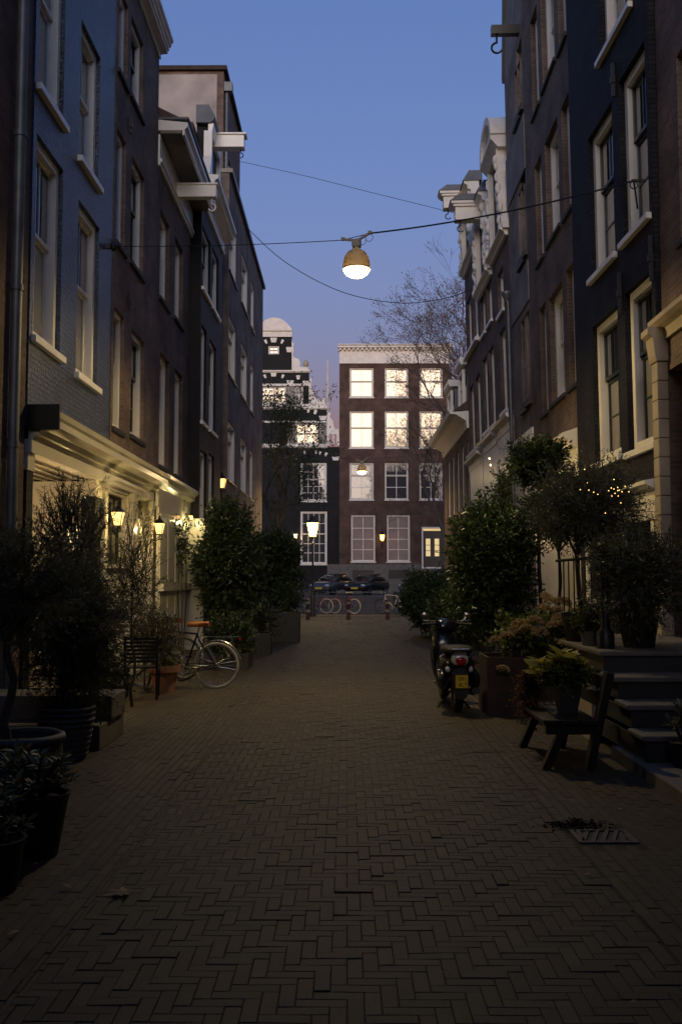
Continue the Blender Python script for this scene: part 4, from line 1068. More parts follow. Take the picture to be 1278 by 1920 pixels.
# hydrangea: flower heads are separate parts
hy = shrub('hydrangea', 'hydrangea with dried pink brown flower heads in the rusty planter', 'shrub', (2.1, 11.75, .62), (.25, -.0, .26), (.6, .4, .24), 300, 7, .18, .085, .05, 'leaf_fresh', 41, stems=10)
fr = random.Random(4)
fl_m = []
for s in range(3):
    r_ = np.random.RandomState(50+s); n = 150
    d = r_.normal(size=(n, 3)); d /= np.linalg.norm(d, axis=1, keepdims=True); d[:,2] = np.abs(d[:,2])*.9 - .15
    o = leaf_cloud('flower_head', d*np.array([.075, .075, .06])*r_.uniform(.75, 1.05, (n, 1)), d + r_.normal(size=(n, 3))*.8, np.full(n, .03), np.full(n, .028), 'flower_dry', hy, 60+s, kind=None)
    fl_m.append(o)
spots = []
for px, py, Y in ((928, 1200, 11.3), (962, 1182, 11.4), (972, 1170, 11.45), (985, 1178, 11.3), (1003, 1165, 11.4), (1018, 1140, 11.7), (1030, 1128, 11.8), (1042, 1145, 11.6), (1056, 1130, 11.8), (1050, 1160, 11.5), (1077, 1148, 11.6), (1085, 1162, 11.4), (1066, 1170, 11.3), (1098, 1168, 11.5), (1036, 1172, 11.3), (950, 1192, 11.3), (1104, 1188, 11.3), (1060, 1208, 11.1), (942, 1255, 11.35), (1012, 1185, 11.3), (1022, 1118, 11.9)):
    p = at(px, py, Y); spots.append(p)
st = MB()
for i, p in enumerate(spots):
    l = p - Vector((2.1, 11.75, .62))
    o = fl_m[i] if i < 3 else fl_m[i % 3].copy()
    if i >= 3: COL.objects.link(o); o.parent = hy
    o.location = l; s = fr.uniform(.8, 1.2); o.scale = (s, s, s); o.rotation_euler = (fr.uniform(-.4, .4), fr.uniform(-.4, .4), fr.uniform(0, 6))
    st.tube([(l.x*.3, l.y*.3, 0), (l.x*.7, l.y*.7, l.z*.55), l], [.008, .006, .005], 5)
st.build('flower_stems', 'bark', hy, smooth=True)
shrub('laurel_bush', 'big dense laurel bush with glossy leaves behind the scooter', 'shrub', (2.1, 13.9, 0), (.0, .2, 1.75), (.66, .85, 1.2), 2600, 11, .26, .085, .032, 'leaf_laurel', 43, stems=10, out=1.0)
shrub('hedge_bush', 'dark hedge bush beyond the scooter on the right', 'shrub', (2.15, 18.6, 0), (.1, .6, .85), (.65, 1.6, .75), 1300, 10, .26, .09, .04, 'leaf_dark', 45)
shrub('hedge_bush', 'dark green hedge bush at the street end below the far door', 'shrub', (2.3, 26.0, 0), (.0, .8, .95), (.85, 2.6, .9), 1700, 10, .3, .10, .045, 'leaf_laurel', 47)
shrub('standard_tree', 'clipped round headed tree rising above the laurel bush', 'tree', (2.72, 13.6, 0), (-.02, 0, 3.25), (.40, .42, .36), 760, 10, .17, .07, .03, 'leaf_laurel', 49, trunk=(2.9, .028, .02), stems=8)
shrub('leafy_tree', 'loose leafy tree between the round headed tree and the black house', 'tree', (2.9, 13.2, 0), (.1, 0, 2.55), (.6, .5, .45), 700, 10, .22, .075, .026, 'leaf_laurel', 51, trunk=(2.0, .025, .03), stems=8)
ol = shrub('olive_tree', 'olive tree hung with tiny fairy lights beside the stoop', 'tree', (2.62, 10.9, .0), (.1, -.05, 2.42), (.64, .5, .5), 1050, 13, .28, .06, .012, 'leaf_olive', 53, trunk=(1.9, .03, .03), stems=10, droop=.1)
for px, py in ((1100, 905), (1095, 880), (1145, 915), (1150, 917), (1157, 914), (1160, 919), (1165, 922), (1152, 925), (1146, 930), (1158, 930), (1150, 899), (1157, 920), (1178, 922), (1087, 918), (1103, 919), (1120, 927), (1134, 962), (1112, 923), (1140, 920), (1163, 943), (1171, 912)):
    p = at(px, py, 10.35); MB().ball(p - Vector((2.62, 10.9, 0)), .0055, .0055, .0055, 6, 4).build('fairy_light', 'fairy', ol)
fw_ = []
for t in range(30): fw_.append(Vector((.0+.4*math.sin(t*.9), -.5-.02*math.cos(t), 2.35+.12*math.sin(t*1.7))))
MB().tube(fw_, .002, 4).build('fairy_wire', 'iron', ol)
pot('flower_pot', 'black round pot under the fairy light olive tree', (2.62, 10.9, .9), [(.15, 0), (.2, .3), (.21, .34), (.18, .34), (.17, .3)], 'pot_black', .18, .31)
pot('flower_pot', 'black round pot on the stoop landing at the right edge', (2.98, 9.9, .9), [(.15, 0), (.2, .3), (.21, .34), (.18, .34), (.17, .3)], 'pot_black', .18, .31)
shrub('olive_tree', 'dark olive tree in a pot on the stoop landing', 'tree', (2.98, 9.9, 1.21), (-.05, -.15, .42), (.52, .5, .52), 900, 13, .27, .06, .013, 'leaf_olive', 55, trunk=(.3, .026, .02), stems=10, droop=.25)
leafy('potted_plant', 'plant with long pale leaves beside the stoop at the right edge', (2.72, 7.9, .3), (.02, 0, .18), (.13, .15, .18), 14, 7, .1, .024, 'leaf_rhodo', 57)
pot('flower_pot', 'small dark pot at the right edge beside the lowest step', (2.72, 7.9, .1), [(.08, 0), (.11, .2), (.1, .2), (.095, .18)], 'pot_black', .1, .19)
shrub('potted_plant', 'small leafy plant in a pot on the stoop corner', 'plant', (2.55, 10.2, 1.05), (0, 0, .12), (.13, .13, .16), 90, 7, .14, .05, .026, 'leaf_fresh', 58)
pot('flower_pot', 'small stone pot on the stoop corner', (2.55, 10.2, .9), [(.07, 0), (.1, .17), (.09, .17), (.085, .15)], 'grey_stone', .09, .155)
# plants on the bench
pot('flower_pot', 'grey pot standing on the bench seat', (1.98, 8.75, .425), [(.09, 0), (.125, .2), (.13, .24), (.115, .24), (.11, .2)], 'pot_grey', .115, .21)
leafy('potted_plant', 'yellowing broad leaved plant in the grey pot on the bench', (1.98, 8.75, .64), (-.08, 0, .14), (.24, .2, .14), 17, 6, .17, .085, 'leaf_yellow', 61)
shrub('potted_herb', 'small leaved green plant around the pot on the bench', 'plant', (1.98, 8.72, .64), (0, 0, .1), (.2, .18, .12), 260, 8, .12, .035, .02, 'leaf_fresh', 62)
shrub('trailing_plant', 'rusty orange trailing plant hanging over the bench front', 'plant', (1.72, 9.1, .43), (-.02, 0, .16), (.09, .12, .2), 130, 7, .14, .035, .026, 'leaf_brown', 63, droop=.6)
pot('flower_pot', 'small black pot at the far end of the bench seat', (1.72, 9.12, .425), [(.06, 0), (.085, .14), (.08, .14), (.075, .12)], 'pot_black', .08, .125)
shrub('climbing_plant', 'climbing plant with a few lights on the middle shopfront', 'plant', (3.7, 22.9, 0), (.1, .2, 3.5), (.25, .5, .7), 150, 9, .4, .09, .05, 'leaf_fresh', 64, stems=4)

# ------------------------------------------------------------------ big canal trees
def bigtree(name, label, base, h, seed, spread, leaf_n, leaf_mat, ll, lean=(0, 0), levels=6, r0=.2, first=.3, bark='bark', zleaf=None, lw=.5):
    e = empty(name, base, 0, label, 'tree'); r = random.Random(seed); m = MB(); tips = []; tr = MB()
    def grow(p, d, L_, rad, lv):
        n = 3 if lv > 1 else 2; pts = [p]; q = p; dd = d
        for i in range(n):
            dd = (dd + Vector((r.gauss(0, .12), r.gauss(0, .12), r.gauss(.04, .08)))).normalized(); q = q + dd*L_/n; pts.append(q)
        re = max(rad*.70, .006)
        m.tube(pts, [rad + (re-rad)*i/n for i in range(n+1)], 7 if lv > 4 else (5 if lv > 2 else 3), False)
        if lv <= 2: tips.extend(pts[1:])
        if lv == 0: return
        k = r.choice((2, 3, 3)) if lv > 1 else 3
        for i in range(k):
            ax = Vector((r.gauss(0, 1), r.gauss(0, 1), r.gauss(0, .6))).normalized(); ang = r.uniform(.3, .75)*spread
            nd = (dd*math.cos(ang) + (ax - dd*ax.dot(dd)).normalized()*math.sin(ang)).normalized()
            grow(q, nd, L_*r.uniform(.66, .86), re*(.9 if i == 0 else .72), lv-1)
        if lv > 2:
            ax = Vector((r.gauss(0, 1), r.gauss(0, 1), .2)).normalized()
            grow(pts[1], (dd*.5+ax*.8).normalized(), L_*.6, re*.5, max(lv-2, 0))
    t1 = Vector((lean[0]*first*h, lean[1]*first*h, first*h))
    tr.tube([(0, 0, 0), t1*.5 + Vector((.04, .02, 0)), t1], [r0*1.25, r0*1.05, r0], 10).build('trunk', bark, e, smooth=True)
    L0 = h*(1-first)*.30
    for i in range(3):
        a = i*2.1+r.uniform(0, 1); grow(t1 - Vector((0, 0, .05)), Vector((math.cos(a)*.45*spread, math.sin(a)*.45*spread, 1)).normalized(), L0, r0*.7, levels-1)
    m.build('branches', bark, e, recalc=False)
    tp = np.array([tuple(t) for t in tips]); rs2 = np.random.RandomState(seed)
    if zleaf: tp = tp[(tp[:,2] > zleaf[0]) & (tp[:,2] < zleaf[1])]
    idx = rs2.randint(0, len(tp), leaf_n); P = tp[idx] + rs2.normal(0, .14, (leaf_n, 3))
    leaf_cloud('foliage', P, rs2.normal(size=(leaf_n, 3)) + np.array([0, 0, -.5]), ll*rs2.uniform(.6, 1.2, leaf_n), ll*lw*rs2.uniform(.7, 1.2, leaf_n), leaf_mat, e, seed)
    return e
bigtree('bare_tree', 'nearly bare autumn tree with a few brown leaves behind the right row', (7.9, 48.0, -.04), 16.4, 5, .9, 7500, 'leaf_brown', .12, levels=8, r0=.26, first=.28, bark='bark_pale')
bigtree('bare_tree', 'smaller bare tree whose twigs hang before the far brown house', (6.4, 63.6, ZQ), 12.0, 9, .9, 2200, 'leaf_brown', .13, levels=7, r0=.17, first=.35, bark='bark_pale')
bigtree('canal_tree', 'thin green leaved tree standing before the white stepped gable', (at(527, 1000, 47).x, 44.2, .04), 10.0, 14, .85, 3600, 'leaf_dark', .15, levels=6, r0=.14, first=.36)
# ================================================================== LAMPS AND CABLES
def point(name, loc, power, col=(1, .68, .32), rad=.05, parent=None):
    l = bpy.data.lights.new(name, 'POINT'); l.energy = power*LAMP_W; l.color = col; l.shadow_soft_size = rad
    o = bpy.data.objects.new(name, l); COL.objects.link(o); o.location = loc
    if parent: o.parent = parent
    return o
def sagline(a, b, mid_drop, n=28):
    a, b = Vector(a), Vector(b)
    return [a.lerp(b, i/n) - Vector((0, 0, mid_drop*4*(i/n)*(1-i/n))) for i in range(n+1)]
def cable(label, pts, r):
    o = MB().tube(pts, r, 6).build('overhead_cable', 'iron', smooth=True, recalc=False); return tag(o, label, 'cable')
def pendant(label, loc, power, roll=0):
    """street lamp hung from a cable: x along the cable"""
    e = empty('pendant_lamp', loc, roll, label, 'lamp')
    MB().lathe([(.055, .30), (.075, .285), (.13, .25), (.175, .18), (.195, .09), (.2, .0), (.206, -.012), (.196, -.012), (.19, .0), (.18, .09), (.12, .22), (.0, .25)], 32).build('dome', 'dome_enamel', e, smooth=True)
    MB().lathe([(.186, -.002), (.178, -.035), (.15, -.075), (.1, -.105), (.05, -.118), (.0, -.122)], 28).build('lens', 'lamp_glow', e, smooth=True)
    MB().box(-.062, .062, -.05, .05, .325, .44).build('gear_box', 'dome_grey', e, bevel=.01)
    MB().lathe([(.04, .29), (.045, .31), (.04, .33)], 14).build('neck', 'dome_grey', e)
    for s in (-1, 1):
        m = MB().bar((s*.02, 0, .43), (s*.2, 0, .49 + .03*s), .035, .028); m.box(s*.2-.025, s*.2+.025, -.025, .025, .475+.03*s, .515+.03*s); m.build('bracket_arm', 'dome_grey', e)
    MB().tube([(.05, 0, .37), (.10, 0, .355), (.135, 0, .38), (.14, 0, .45)] + [(.19+.055*math.cos(t), 0, .45+.055*math.sin(t)) for t in [R(180-a) for a in range(0, 361, 30)]], .004, 5).build('feed_cable', 'iron', e, smooth=True)
    l = bpy.data.lights.new('lamp_light', 'SPOT'); l.energy = power*LAMP_W; l.color = (1, .74, .33); l.shadow_soft_size = .12; l.spot_size = R(176); l.spot_blend = .3
    point('dome_glow_helper', (0, 0, .06), .006, (1, .7, .3), .05, e)  # extra light added inside so the dome glows golden, like bloom
    o = bpy.data.objects.new('lamp_light', l); COL.objects.link(o); o.location = (0, 0, -.14); o.parent = e
    return e
plain('dome_grey', (.30, .28, .24), .5, var=.08)
def dome_mat():
    m, nt, b, N, L = nodes('dome_enamel'); b.inputs['Base Color'].default_value = (.34, .3, .2, 1); b.inputs['Roughness'].default_value = .45
    t = N('ShaderNodeBsdfTranslucent'); t.inputs[0].default_value = (.7, .6, .36, 1); ms = N('ShaderNodeMixShader'); ms.inputs[0].default_value = .14  # translucent share lets the added inner light colour the dome
    L(b.outputs[0], ms.inputs[1]); L(t.outputs[0], ms.inputs[2]); L(ms.outputs[0], nt.nodes['Material Output'].inputs[0]); MATS['dome_enamel'] = m
dome_mat()
LP = at(668, 505, 13.6)
pendant('round domed street lamp glowing on the cable in the middle of the sky', (LP.x, LP.y, LP.z), 48, R(-14))
aL = F2.M @ Vector((F2.hit(199, 462)[0], .12, F2.hit(199, 462)[1])); aR = FB.M @ Vector((.22, .16, FB.hit(1225, 320)[1]))
c1 = LP + Vector((-.2, .05, .45)); c2 = LP + Vector((.2, -.05, .515))
cable('cable from the left houses to the big street lamp', sagline(aL, c1, .03) + [c2], .006)
cable('thicker cable from the big street lamp to the black house on the right', sagline(c2, aR, .08), .012)
tag(MB().bar(aL - Vector((.14, 0, 0)), aL + Vector((.04, 0, 0)), .05, .07).ball(aL, .06, .06, .08, 10, 6).build('cable_bracket', 'iron'), 'black cable bracket on the seam beside the navy house', 'bracket')
tag(MB().bar(aR + Vector((.16, 0, 0)), aR - Vector((.03, 0, 0)), .03, .03).bar(aR, aR + Vector((.12, .25, -.28)), .02, .02).torus(.05, .008, 14, 5, 'y', aR - Vector((0, 0, .06))).build('cable_bracket', 'iron'), 'iron cable bracket on the black house at the right', 'bracket')
def through(label, pts, r):
    P = [at(*p) for p in pts]; out = []
    for i in range(len(P)-1):
        p0 = P[max(i-1, 0)]; p1 = P[i]; p2 = P[i+1]; p3 = P[min(i+2, len(P)-1)]
        for k in range(8):
            t = k/8; out.append(.5*((2*p1) + (p2-p0)*t + (2*p0-5*p1+4*p2-p3)*t*t + (3*p1-p0-3*p2+p3)*t**3))
    return cable(label, out + [P[-1]], r)
through('thin topmost cable running to the carved gables', [(432, 299, 31.6), (560, 327, 30.5), (700, 362, 29), (845, 398, 28), (912, 418, 27)], .008)
through('sagging cable below the big street lamp', [(432, 392, 31.0), (470, 434, 31), (540, 495, 30.7), (640, 547, 30.4), (745, 568, 30.2), (830, 560, 30), (893, 540, 29.8)], .012)
L2 = at(678, 884, 39.0)
pendant('small distant street lamp glowing before the far brown house', (L2.x, L2.y, L2.z), 34, R(5))
a2 = Vector((X4+.02, 38.4, L2.z+1.1)); b2 = Vector((RX-.02, 38.6, L2.z+.75))
cable('dark cable carrying the small distant street lamp', sagline(a2, L2 + Vector((-.2, 0, .45)), .03) + sagline(L2 + Vector((.2, 0, .51)), b2, .03), .009)
def lantern(name, label, loc, s, glow_mat, power, arm=None, mat='iron', group=None):
    """four sided tapered lantern; arm: vector from the lantern to the wall"""
    e = empty(name, loc, 0, label, 'lantern', group)
    a, b, h = .055*s, .095*s, .22*s
    g = MB().add([(-a,-a,0),(a,-a,0),(a,a,0),(-a,a,0),(-b,-b,h),(b,-b,h),(b,b,h),(-b,b,h)], [(3,2,1,0),(4,5,6,7),(0,1,5,4),(1,2,6,5),(2,3,7,6),(3,0,4,7)]).build('glass', glow_mat, e)
    m = MB()
    for x, y in ((-1,-1),(1,-1),(1,1),(-1,1)): m.bar((x*a*1.05, y*a*1.05, 0), (x*b*1.05, y*b*1.05, h), .012*s, .012*s)
    m.box(-a*1.15, a*1.15, -a*1.15, a*1.15, -.02*s, 0); m.build('frame', mat, e)
    q = b*1.2
    MB().add([(-q,-q,h),(q,-q,h),(q,q,h),(-q,q,h),(-q*.4,-q*.4,h+.09*s),(q*.4,-q*.4,h+.09*s),(q*.4,q*.4,h+.09*s),(-q*.4,q*.4,h+.09*s)], [(3,2,1,0),(4,5,6,7),(0,1,5,4),(1,2,6,5),(2,3,7,6),(3,0,4,7)]).build('cap', mat, e)
    MB().lathe([(.02*s, h+.09*s), (.035*s, h+.11*s), (.012*s, h+.14*s), (.02*s, h+.16*s), (0, h+.18*s)], 10).build('finial', mat, e, smooth=True)
    if arm:
        ar = Vector(arm); MB().tube([(0, 0, -.02*s), (0, 0, -.10*s), Vector((0,0,-.10*s)) + ar*.5 + Vector((0,0,-.03*s)), Vector((0,0,-.06*s)) + ar], .012*s, 7).bar(Vector((0,0,-.16*s))+ar, Vector((0,0,.06*s))+ar, .03*s, .02*s, (0,1,0)).build('wall_arm', mat, e, smooth=False)
    if power: point('lantern_light', (0, 0, h*.5), power, (1, .66, .28), .05*s, e)
    return e
def no_shadow_glass(e): pass
p = at(221, 985, 14.45); lantern('wall_lantern', 'lit wall lantern half hidden by the olive sapling, nearest on the left', (p.x, p.y, p.z), .88, 'lantern_glow', 0, (LX+.06-p.x, .25, 0))
point('lantern_light', (p.x, p.y, p.z+.1), 13, (1, .74, .28), .1)
p = at(299, 1001, 17.9); lantern('wall_lantern', 'lit wall lantern on the pilaster in front of the panelled wall', (p.x, p.y, p.z), .88, 'lantern_glow', 0, (LX+.05-p.x, .12, -.05))
point('lantern_light', (p.x, p.y, p.z+.1), 13, (1, .76, .30), .1)
p = at(416, 915, 26.7); lantern('wall_lantern', 'amber wall lantern high on the black house', (p.x, p.y, p.z), 1.15, 'lantern_glow', 0, (-.2, .1, .2))
point('lantern_light', (p.x, p.y, p.z+.12), .35, (1, .55, .2), .1)
p = at(716, 1014, YF-.35); lantern('wall_lantern', 'amber lantern between the ground floor windows of the far brown house', (p.x, p.y, p.z), 2.1, 'lantern_glow', 0, (0, .3, -.3))
point('lantern_light', (p.x, p.y-.2, p.z+.2), 2.2, (1, .5, .2), .15)
p = at(554, 1010, YF-.4); lantern('wall_lantern', 'small white lantern beside the door of the far black house', (p.x, p.y, p.z), 1.5, 'bulb', 0, (0, .35, 0))
point('lantern_light', (p.x, p.y-.1, p.z+.2), 2.5, (1, .8, .45), .15)
p = at(486, 1001, 38.0); 
q_ = F3.M @ Vector((q1+.55, .22, zc3-.62)); point('downlight', q_, .8, (1, .86, .36), .06)
# street lantern on its post
p = gnd(586, 1156); q = at(583, 1006, p.y)
e = empty('street_lantern', (p.x, p.y, 0), 0, 'tall lit street lantern on a dark post near the canal bicycles', 'street lamp')
MB().lathe([(.14, 0), (.14, .1), (.1, .2), (.1, .9), (.06, 1.0), (.045, 1.1), (.04, q.z-.35), (.07, q.z-.3), (.035, q.z-.25), (.035, q.z-.02)], 14).build('post', 'iron', e, smooth=True)
zl = q.z; a, b, h = .15, .25, .58
MB().add([(-a,-a,zl),(a,-a,zl),(a,a,zl),(-a,a,zl),(-b,-b,zl+h),(b,-b,zl+h),(b,b,zl+h),(-b,b,zl+h)], [(3,2,1,0),(4,5,6,7),(0,1,5,4),(1,2,6,5),(2,3,7,6),(3,0,4,7)]).build('glass', 'lantern_dim', e)
m = MB()
for x, y in ((-1,-1),(1,-1),(1,1),(-1,1)): m.bar((x*a*1.03, y*a*1.03, zl), (x*b*1.03, y*b*1.03, zl+h), .022, .022)
m.box(-a*1.1, a*1.1, -a*1.1, a*1.1, zl-.03, zl).build('frame', 'iron', e)
MB().lathe([(.36, zl+h), (.2, zl+h+.13), (.1, zl+h+.2), (.13, zl+h+.24), (.05, zl+h+.3), (0, zl+h+.38)], 4).build('cap', 'iron', e)
point('lantern_light', (0, -.45, zl+.3), 15, (1, .7, .32), .15, e)
# porch light behind the glazing of the navy house
pu = at(86, 968, 13.2)
e = empty('porch_lamp', (LX-1.05, 12.3, 2.42), 0, 'cluster of bare warm bulbs glowing in the brick porch', 'lamp')
for k, (dy, dz) in enumerate(((-.32, .0), (-.2, -.02), (-.05, .03), (.1, -.01), (.22, .04), (.32, 0))):
    MB().ball((0, dy, dz), .03, .03, .04, 10, 6).build('bulb', 'bulb', e, smooth=True)
MB().tube([(0, -.4, .07), (0, .4, .07)], .012, 6).tube([(0, 0, .07), (0, 0, .72)], .008, 6).build('lamp_rail', 'iron', e)
point('porch_light', (.1, 0, -.08), 5.0, (1, .72, .36), .08, e)
# small wall lights half hidden by plants on the right
for k, (px, py, Y) in enumerate(((917, 860, 22.6), (919, 872, 22.6))):
    p = at(px, py, Y); 
    o = MB().ball(p, .016, .016, .02, 8, 6).build('fairy_bulb', 'bulb'); tag(o, 'tiny bulb glowing in the climbing plant, %s of the pair' % ('upper', 'lower')[k], 'light')
p = at(1058, 872, 15.0)
point('shop_light', (3.35, 16.2, 3.05), .9, (1, .7, .3), .1)
e = empty('shop_lamp', (3.6, 16.3, 3.0), 0, 'thin lit strip lamp over the white shop cornice behind the trees', 'lamp')
MB().tube([(-.1, -.35, .0), (-.1, .35, .0)], .02, 8).build('tube', 'lantern_dim', e); MB().tube([(-.1, 0, .02), (.34, 0, .05)], .012, 6).build('wall_arm', 'iron', e)

# ================================================================== BICYCLES
def bicycle(name, label, loc, heading, fmat, tyre, saddle, rack=True, step=False, group=None, lean=0.0, front_turn=0.0, drop=False):
    e = empty(name, loc, heading, label, 'bicycle', group); e.rotation_euler = (lean, 0, heading)
    rr0, wb = .34, 1.06
    def wheel(x, turn=0):
        w_ = MB().torus(rr0-.02, .021, 40, 8).build('wheel', tyre, e, smooth=True); w_.location = (x, 0, rr0); w_.rotation_euler = (0, 0, turn)
        MB().torus(rr0-.04, .009, 40, 6).build('rim', 'steel', w_, smooth=True)
        m = MB()
        for i in range(28):
            a = 2*math.pi*i/28; s = .02 if i % 2 else -.02; t = a + (.35 if (i//2) % 2 else -.35)
            m.tube([(.03*math.cos(t), s, .03*math.sin(t)), ((rr0-.045)*math.cos(a), 0, (rr0-.045)*math.sin(a))], .0013, 3, False)
        m.build('spokes', 'steel', w_, recalc=False)
        MB().tube([(0, -.05, 0), (0, .05, 0)], .03, 10).tube([(0, -.025, 0), (0, .025, 0)], .042, 12).build('hub', 'steel', w_, smooth=True)
        return w_
    wheel(0); wheel(wb, front_turn)
    bb = (.46, 0, .29); st_ = (.29, 0, .80); ht = (.86, 0, .86); hb = (.89, 0, .70)
    m = MB()
    if not step: m.tube([st_, ht], .015, 8)
    else: m.tube([(.36, 0, .55), (.6, 0, .56), hb], .015, 8)
    m.tube([bb, st_], .016, 8); m.tube([bb, hb], .018, 8); m.tube([ht, hb], .02, 8)
    for s in (-1, 1):
        m.tube([(0, s*.055, rr0), (.40, s*.05, .29), bb], .010, 6); m.tube([(0, s*.055, rr0), (.26, s*.04, .70), st_], .009, 6)
    m.build('frame', fmat, e, smooth=True)
    m = MB().tube([(.85, 0, .93), (.895, 0, .68)], .016, 8)
    for s in (-1, 1): m.tube([(.895, s*.0, .69), (.92, s*.045, .62), (wb-.03, s*.055, rr0+.02), (wb, s*.055, rr0)], .010, 6)
    m.build('fork', 'steel' if not step else fmat, e, smooth=True)
    hbz = 1.02
    if drop: hp = [(.86, -.2, .86), (.98, -.2, .88), (1.0, -.2, .96), (.9, -.16, 1.0), (.86, 0, 1.0), (.9, .16, 1.0), (1.0, .2, .96), (.98, .2, .88), (.86, .2, .86)]
    else: hp = [(.62, -.27, 1.03), (.72, -.28, 1.05), (.85, -.2, 1.07), (.88, 0, 1.03), (.85, .2, 1.07), (.72, .28, 1.05), (.62, .27, 1.03)]
    h_ = MB().tube(hp, .011, 7).tube([(.85, 0, .92), (.88, 0, 1.03)], .012, 7).build('handlebar', 'steel', e, smooth=True)
    for s in (0, -1): MB().tube([hp[s], hp[1] if s == 0 else hp[-2]], .017, 8).build('grip', 'rubber', h_, smooth=True)
    MB().tube([st_, (.255, 0, .92)], .012, 8).build('seat_post', 'steel', e, smooth=True)
    sv = MB(); ring = []
    prof = [(.09, .03, .0), (.05, .075, .01), (-.02, .115, .015), (-.1, .12, .02), (-.14, .07, .015)]
    prof = [(.19, .018, 0), (.12, .028, .0), (.04, .05, .0), (-.04, .10, .005), (-.1, .115, .01), (-.135, .08, .008)]
    n = 10; vs, fs = [], []
    for x, hw, dz in prof:
        for k in range(n):
            a = 2*math.pi*k/n; vs.append((.25 + x, hw*math.cos(a), .95 + dz + (.03 if math.sin(a) > 0 else .05)*math.sin(a)))
    for i in range(len(prof)-1):
        for k in range(n): fs.append((i*n+k, i*n+(k+1)%n, (i+1)*n+(k+1)%n, (i+1)*n+k))
    fs += [tuple(range(n)), tuple((len(prof)-1)*n+k for k in range(n))]
    sv.add(vs, fs).build('saddle', saddle, e, smooth=True)
    MB().torus(.085, .008, 22, 5, 'y', (bb[0], .04, bb[2])).torus(.03, .006, 12, 5, 'y', (bb[0], .04, bb[2])).build('chainring', 'steel', e, smooth=True)
    c_ = MB().tube([(bb[0], .06, bb[2]), (bb[0]+.03, .075, bb[2]-.165)], .009, 6).tube([(bb[0], -.06, bb[2]), (bb[0]-.03, -.075, bb[2]+.165)], .009, 6).build('crank', 'steel', e, smooth=True)
    MB().box(bb[0]-.02, bb[0]+.08, .07, .15, bb[2]-.18, bb[2]-.155).build('pedal', 'rubber', c_); MB().box(bb[0]-.08, bb[0]+.02, -.15, -.07, bb[2]+.155, bb[2]+.18).build('pedal', 'rubber', c_)
    MB().bar((0, .045, rr0+.03), (bb[0], .045, bb[2]+.08), .006, .012).bar((0, .045, rr0-.03), (bb[0], .045, bb[2]-.08), .006, .012).build('chain', 'iron', e)
    if not drop:
        for x0, a0, a1 in ((0, 30, 195), (wb, 10, 150)):
            m = MB(); q_ = rr0+.022
            pts = [(x0+q_*math.cos(R(a)), 0, rr0+q_*math.sin(R(a))) for a in range(a0, a1, 9)]
            for s in range(len(pts)-1): m.bar(pts[s], pts[s+1], .05, .004, (0, 1, 0)) if False else m.tube([pts[s], pts[s+1]], .014, 6, False)
            m.build('mudguard', 'steel' if not step else fmat, e, smooth=True, recalc=False)
        MB().lathe([(.0, .0), (.035, .01), (.04, .05), (.0, .06)], 12, (.96, 0, .80)).build('headlight', 'steel', e, smooth=True)
    if rack:
        m = MB(); z = .76
        for s in (-1, 1):
            m.tube([(.22, s*.06, z-.02), (.18, s*.07, z), (-.32, s*.07, z)], .006, 6)
            m.tube([(0, s*.07, rr0+.02), (.15, s*.07, z-.12), (.18, s*.07, z)], .006, 6)
            m.tube([(0, s*.07, rr0+.02), (-.12, s*.075, z-.34), (-.2, s*.075, z-.3), (-.1, s*.075, z-.16), (-.24, s*.075, z-.06), (-.2, s*.07, z)], .006, 6)
        for x in (.1, -.08, -.3): m.tube([(x, -.07, z), (x, .07, z)], .005, 5)
        m.build('rear_rack', 'steel', e, smooth=True)
        MB().box(-.36, -.33, -.03, .03, z-.05, z-.01).build('rear_light', 'tail_red', e)
    MB().tube([(.3, .06, .3), (.2, .2, .02)], .008, 6).build('kickstand', 'steel', e)
    return e
b0 = gnd(405, 1291)
bicycle('bicycle', 'black bicycle with orange brown saddle and silver rear rack beside the terracotta pot', (b0.x, b0.y, 0), R(180), 'bike_black', 'tyre_grey', 'leather', lean=R(3), front_turn=.15)
bicycle('bicycle', 'second bicycle with dark red saddle leaning behind the black one', (-2.62, 15.5, 0), R(152), 'bike_black', 'rubber', 'leather_red', rack=False, lean=R(4))
b1 = gnd(664, 1152)
bicycle('bicycle', 'red bicycle with cream tyres and pale saddle by the canal railing', (b1.x, 43.4, .04), R(147), 'bike_red', 'tyre_cream', 'tyre_cream', step=True)
bicycle('bicycle', 'white sports bicycle by the canal railing right of the lamp post', (at(757, 1140, 43).x, 43.3, .04), R(157), 'bike_white', 'rubber', 'bike_black', rack=False, drop=True)
bicycle('bicycle', 'dark red bicycle half behind the street lantern post', (at(612, 1140, 43.6).x, 43.9, .04), R(155), 'bike_red', 'tyre_cream', 'rubber', step=True, rack=False)
bicycle('bicycle', 'bicycle with glinting handlebar behind the left planters at the canal', (at(548, 1130, 43).x, 43.2, .04), R(60), 'bike_black', 'rubber', 'rubber')

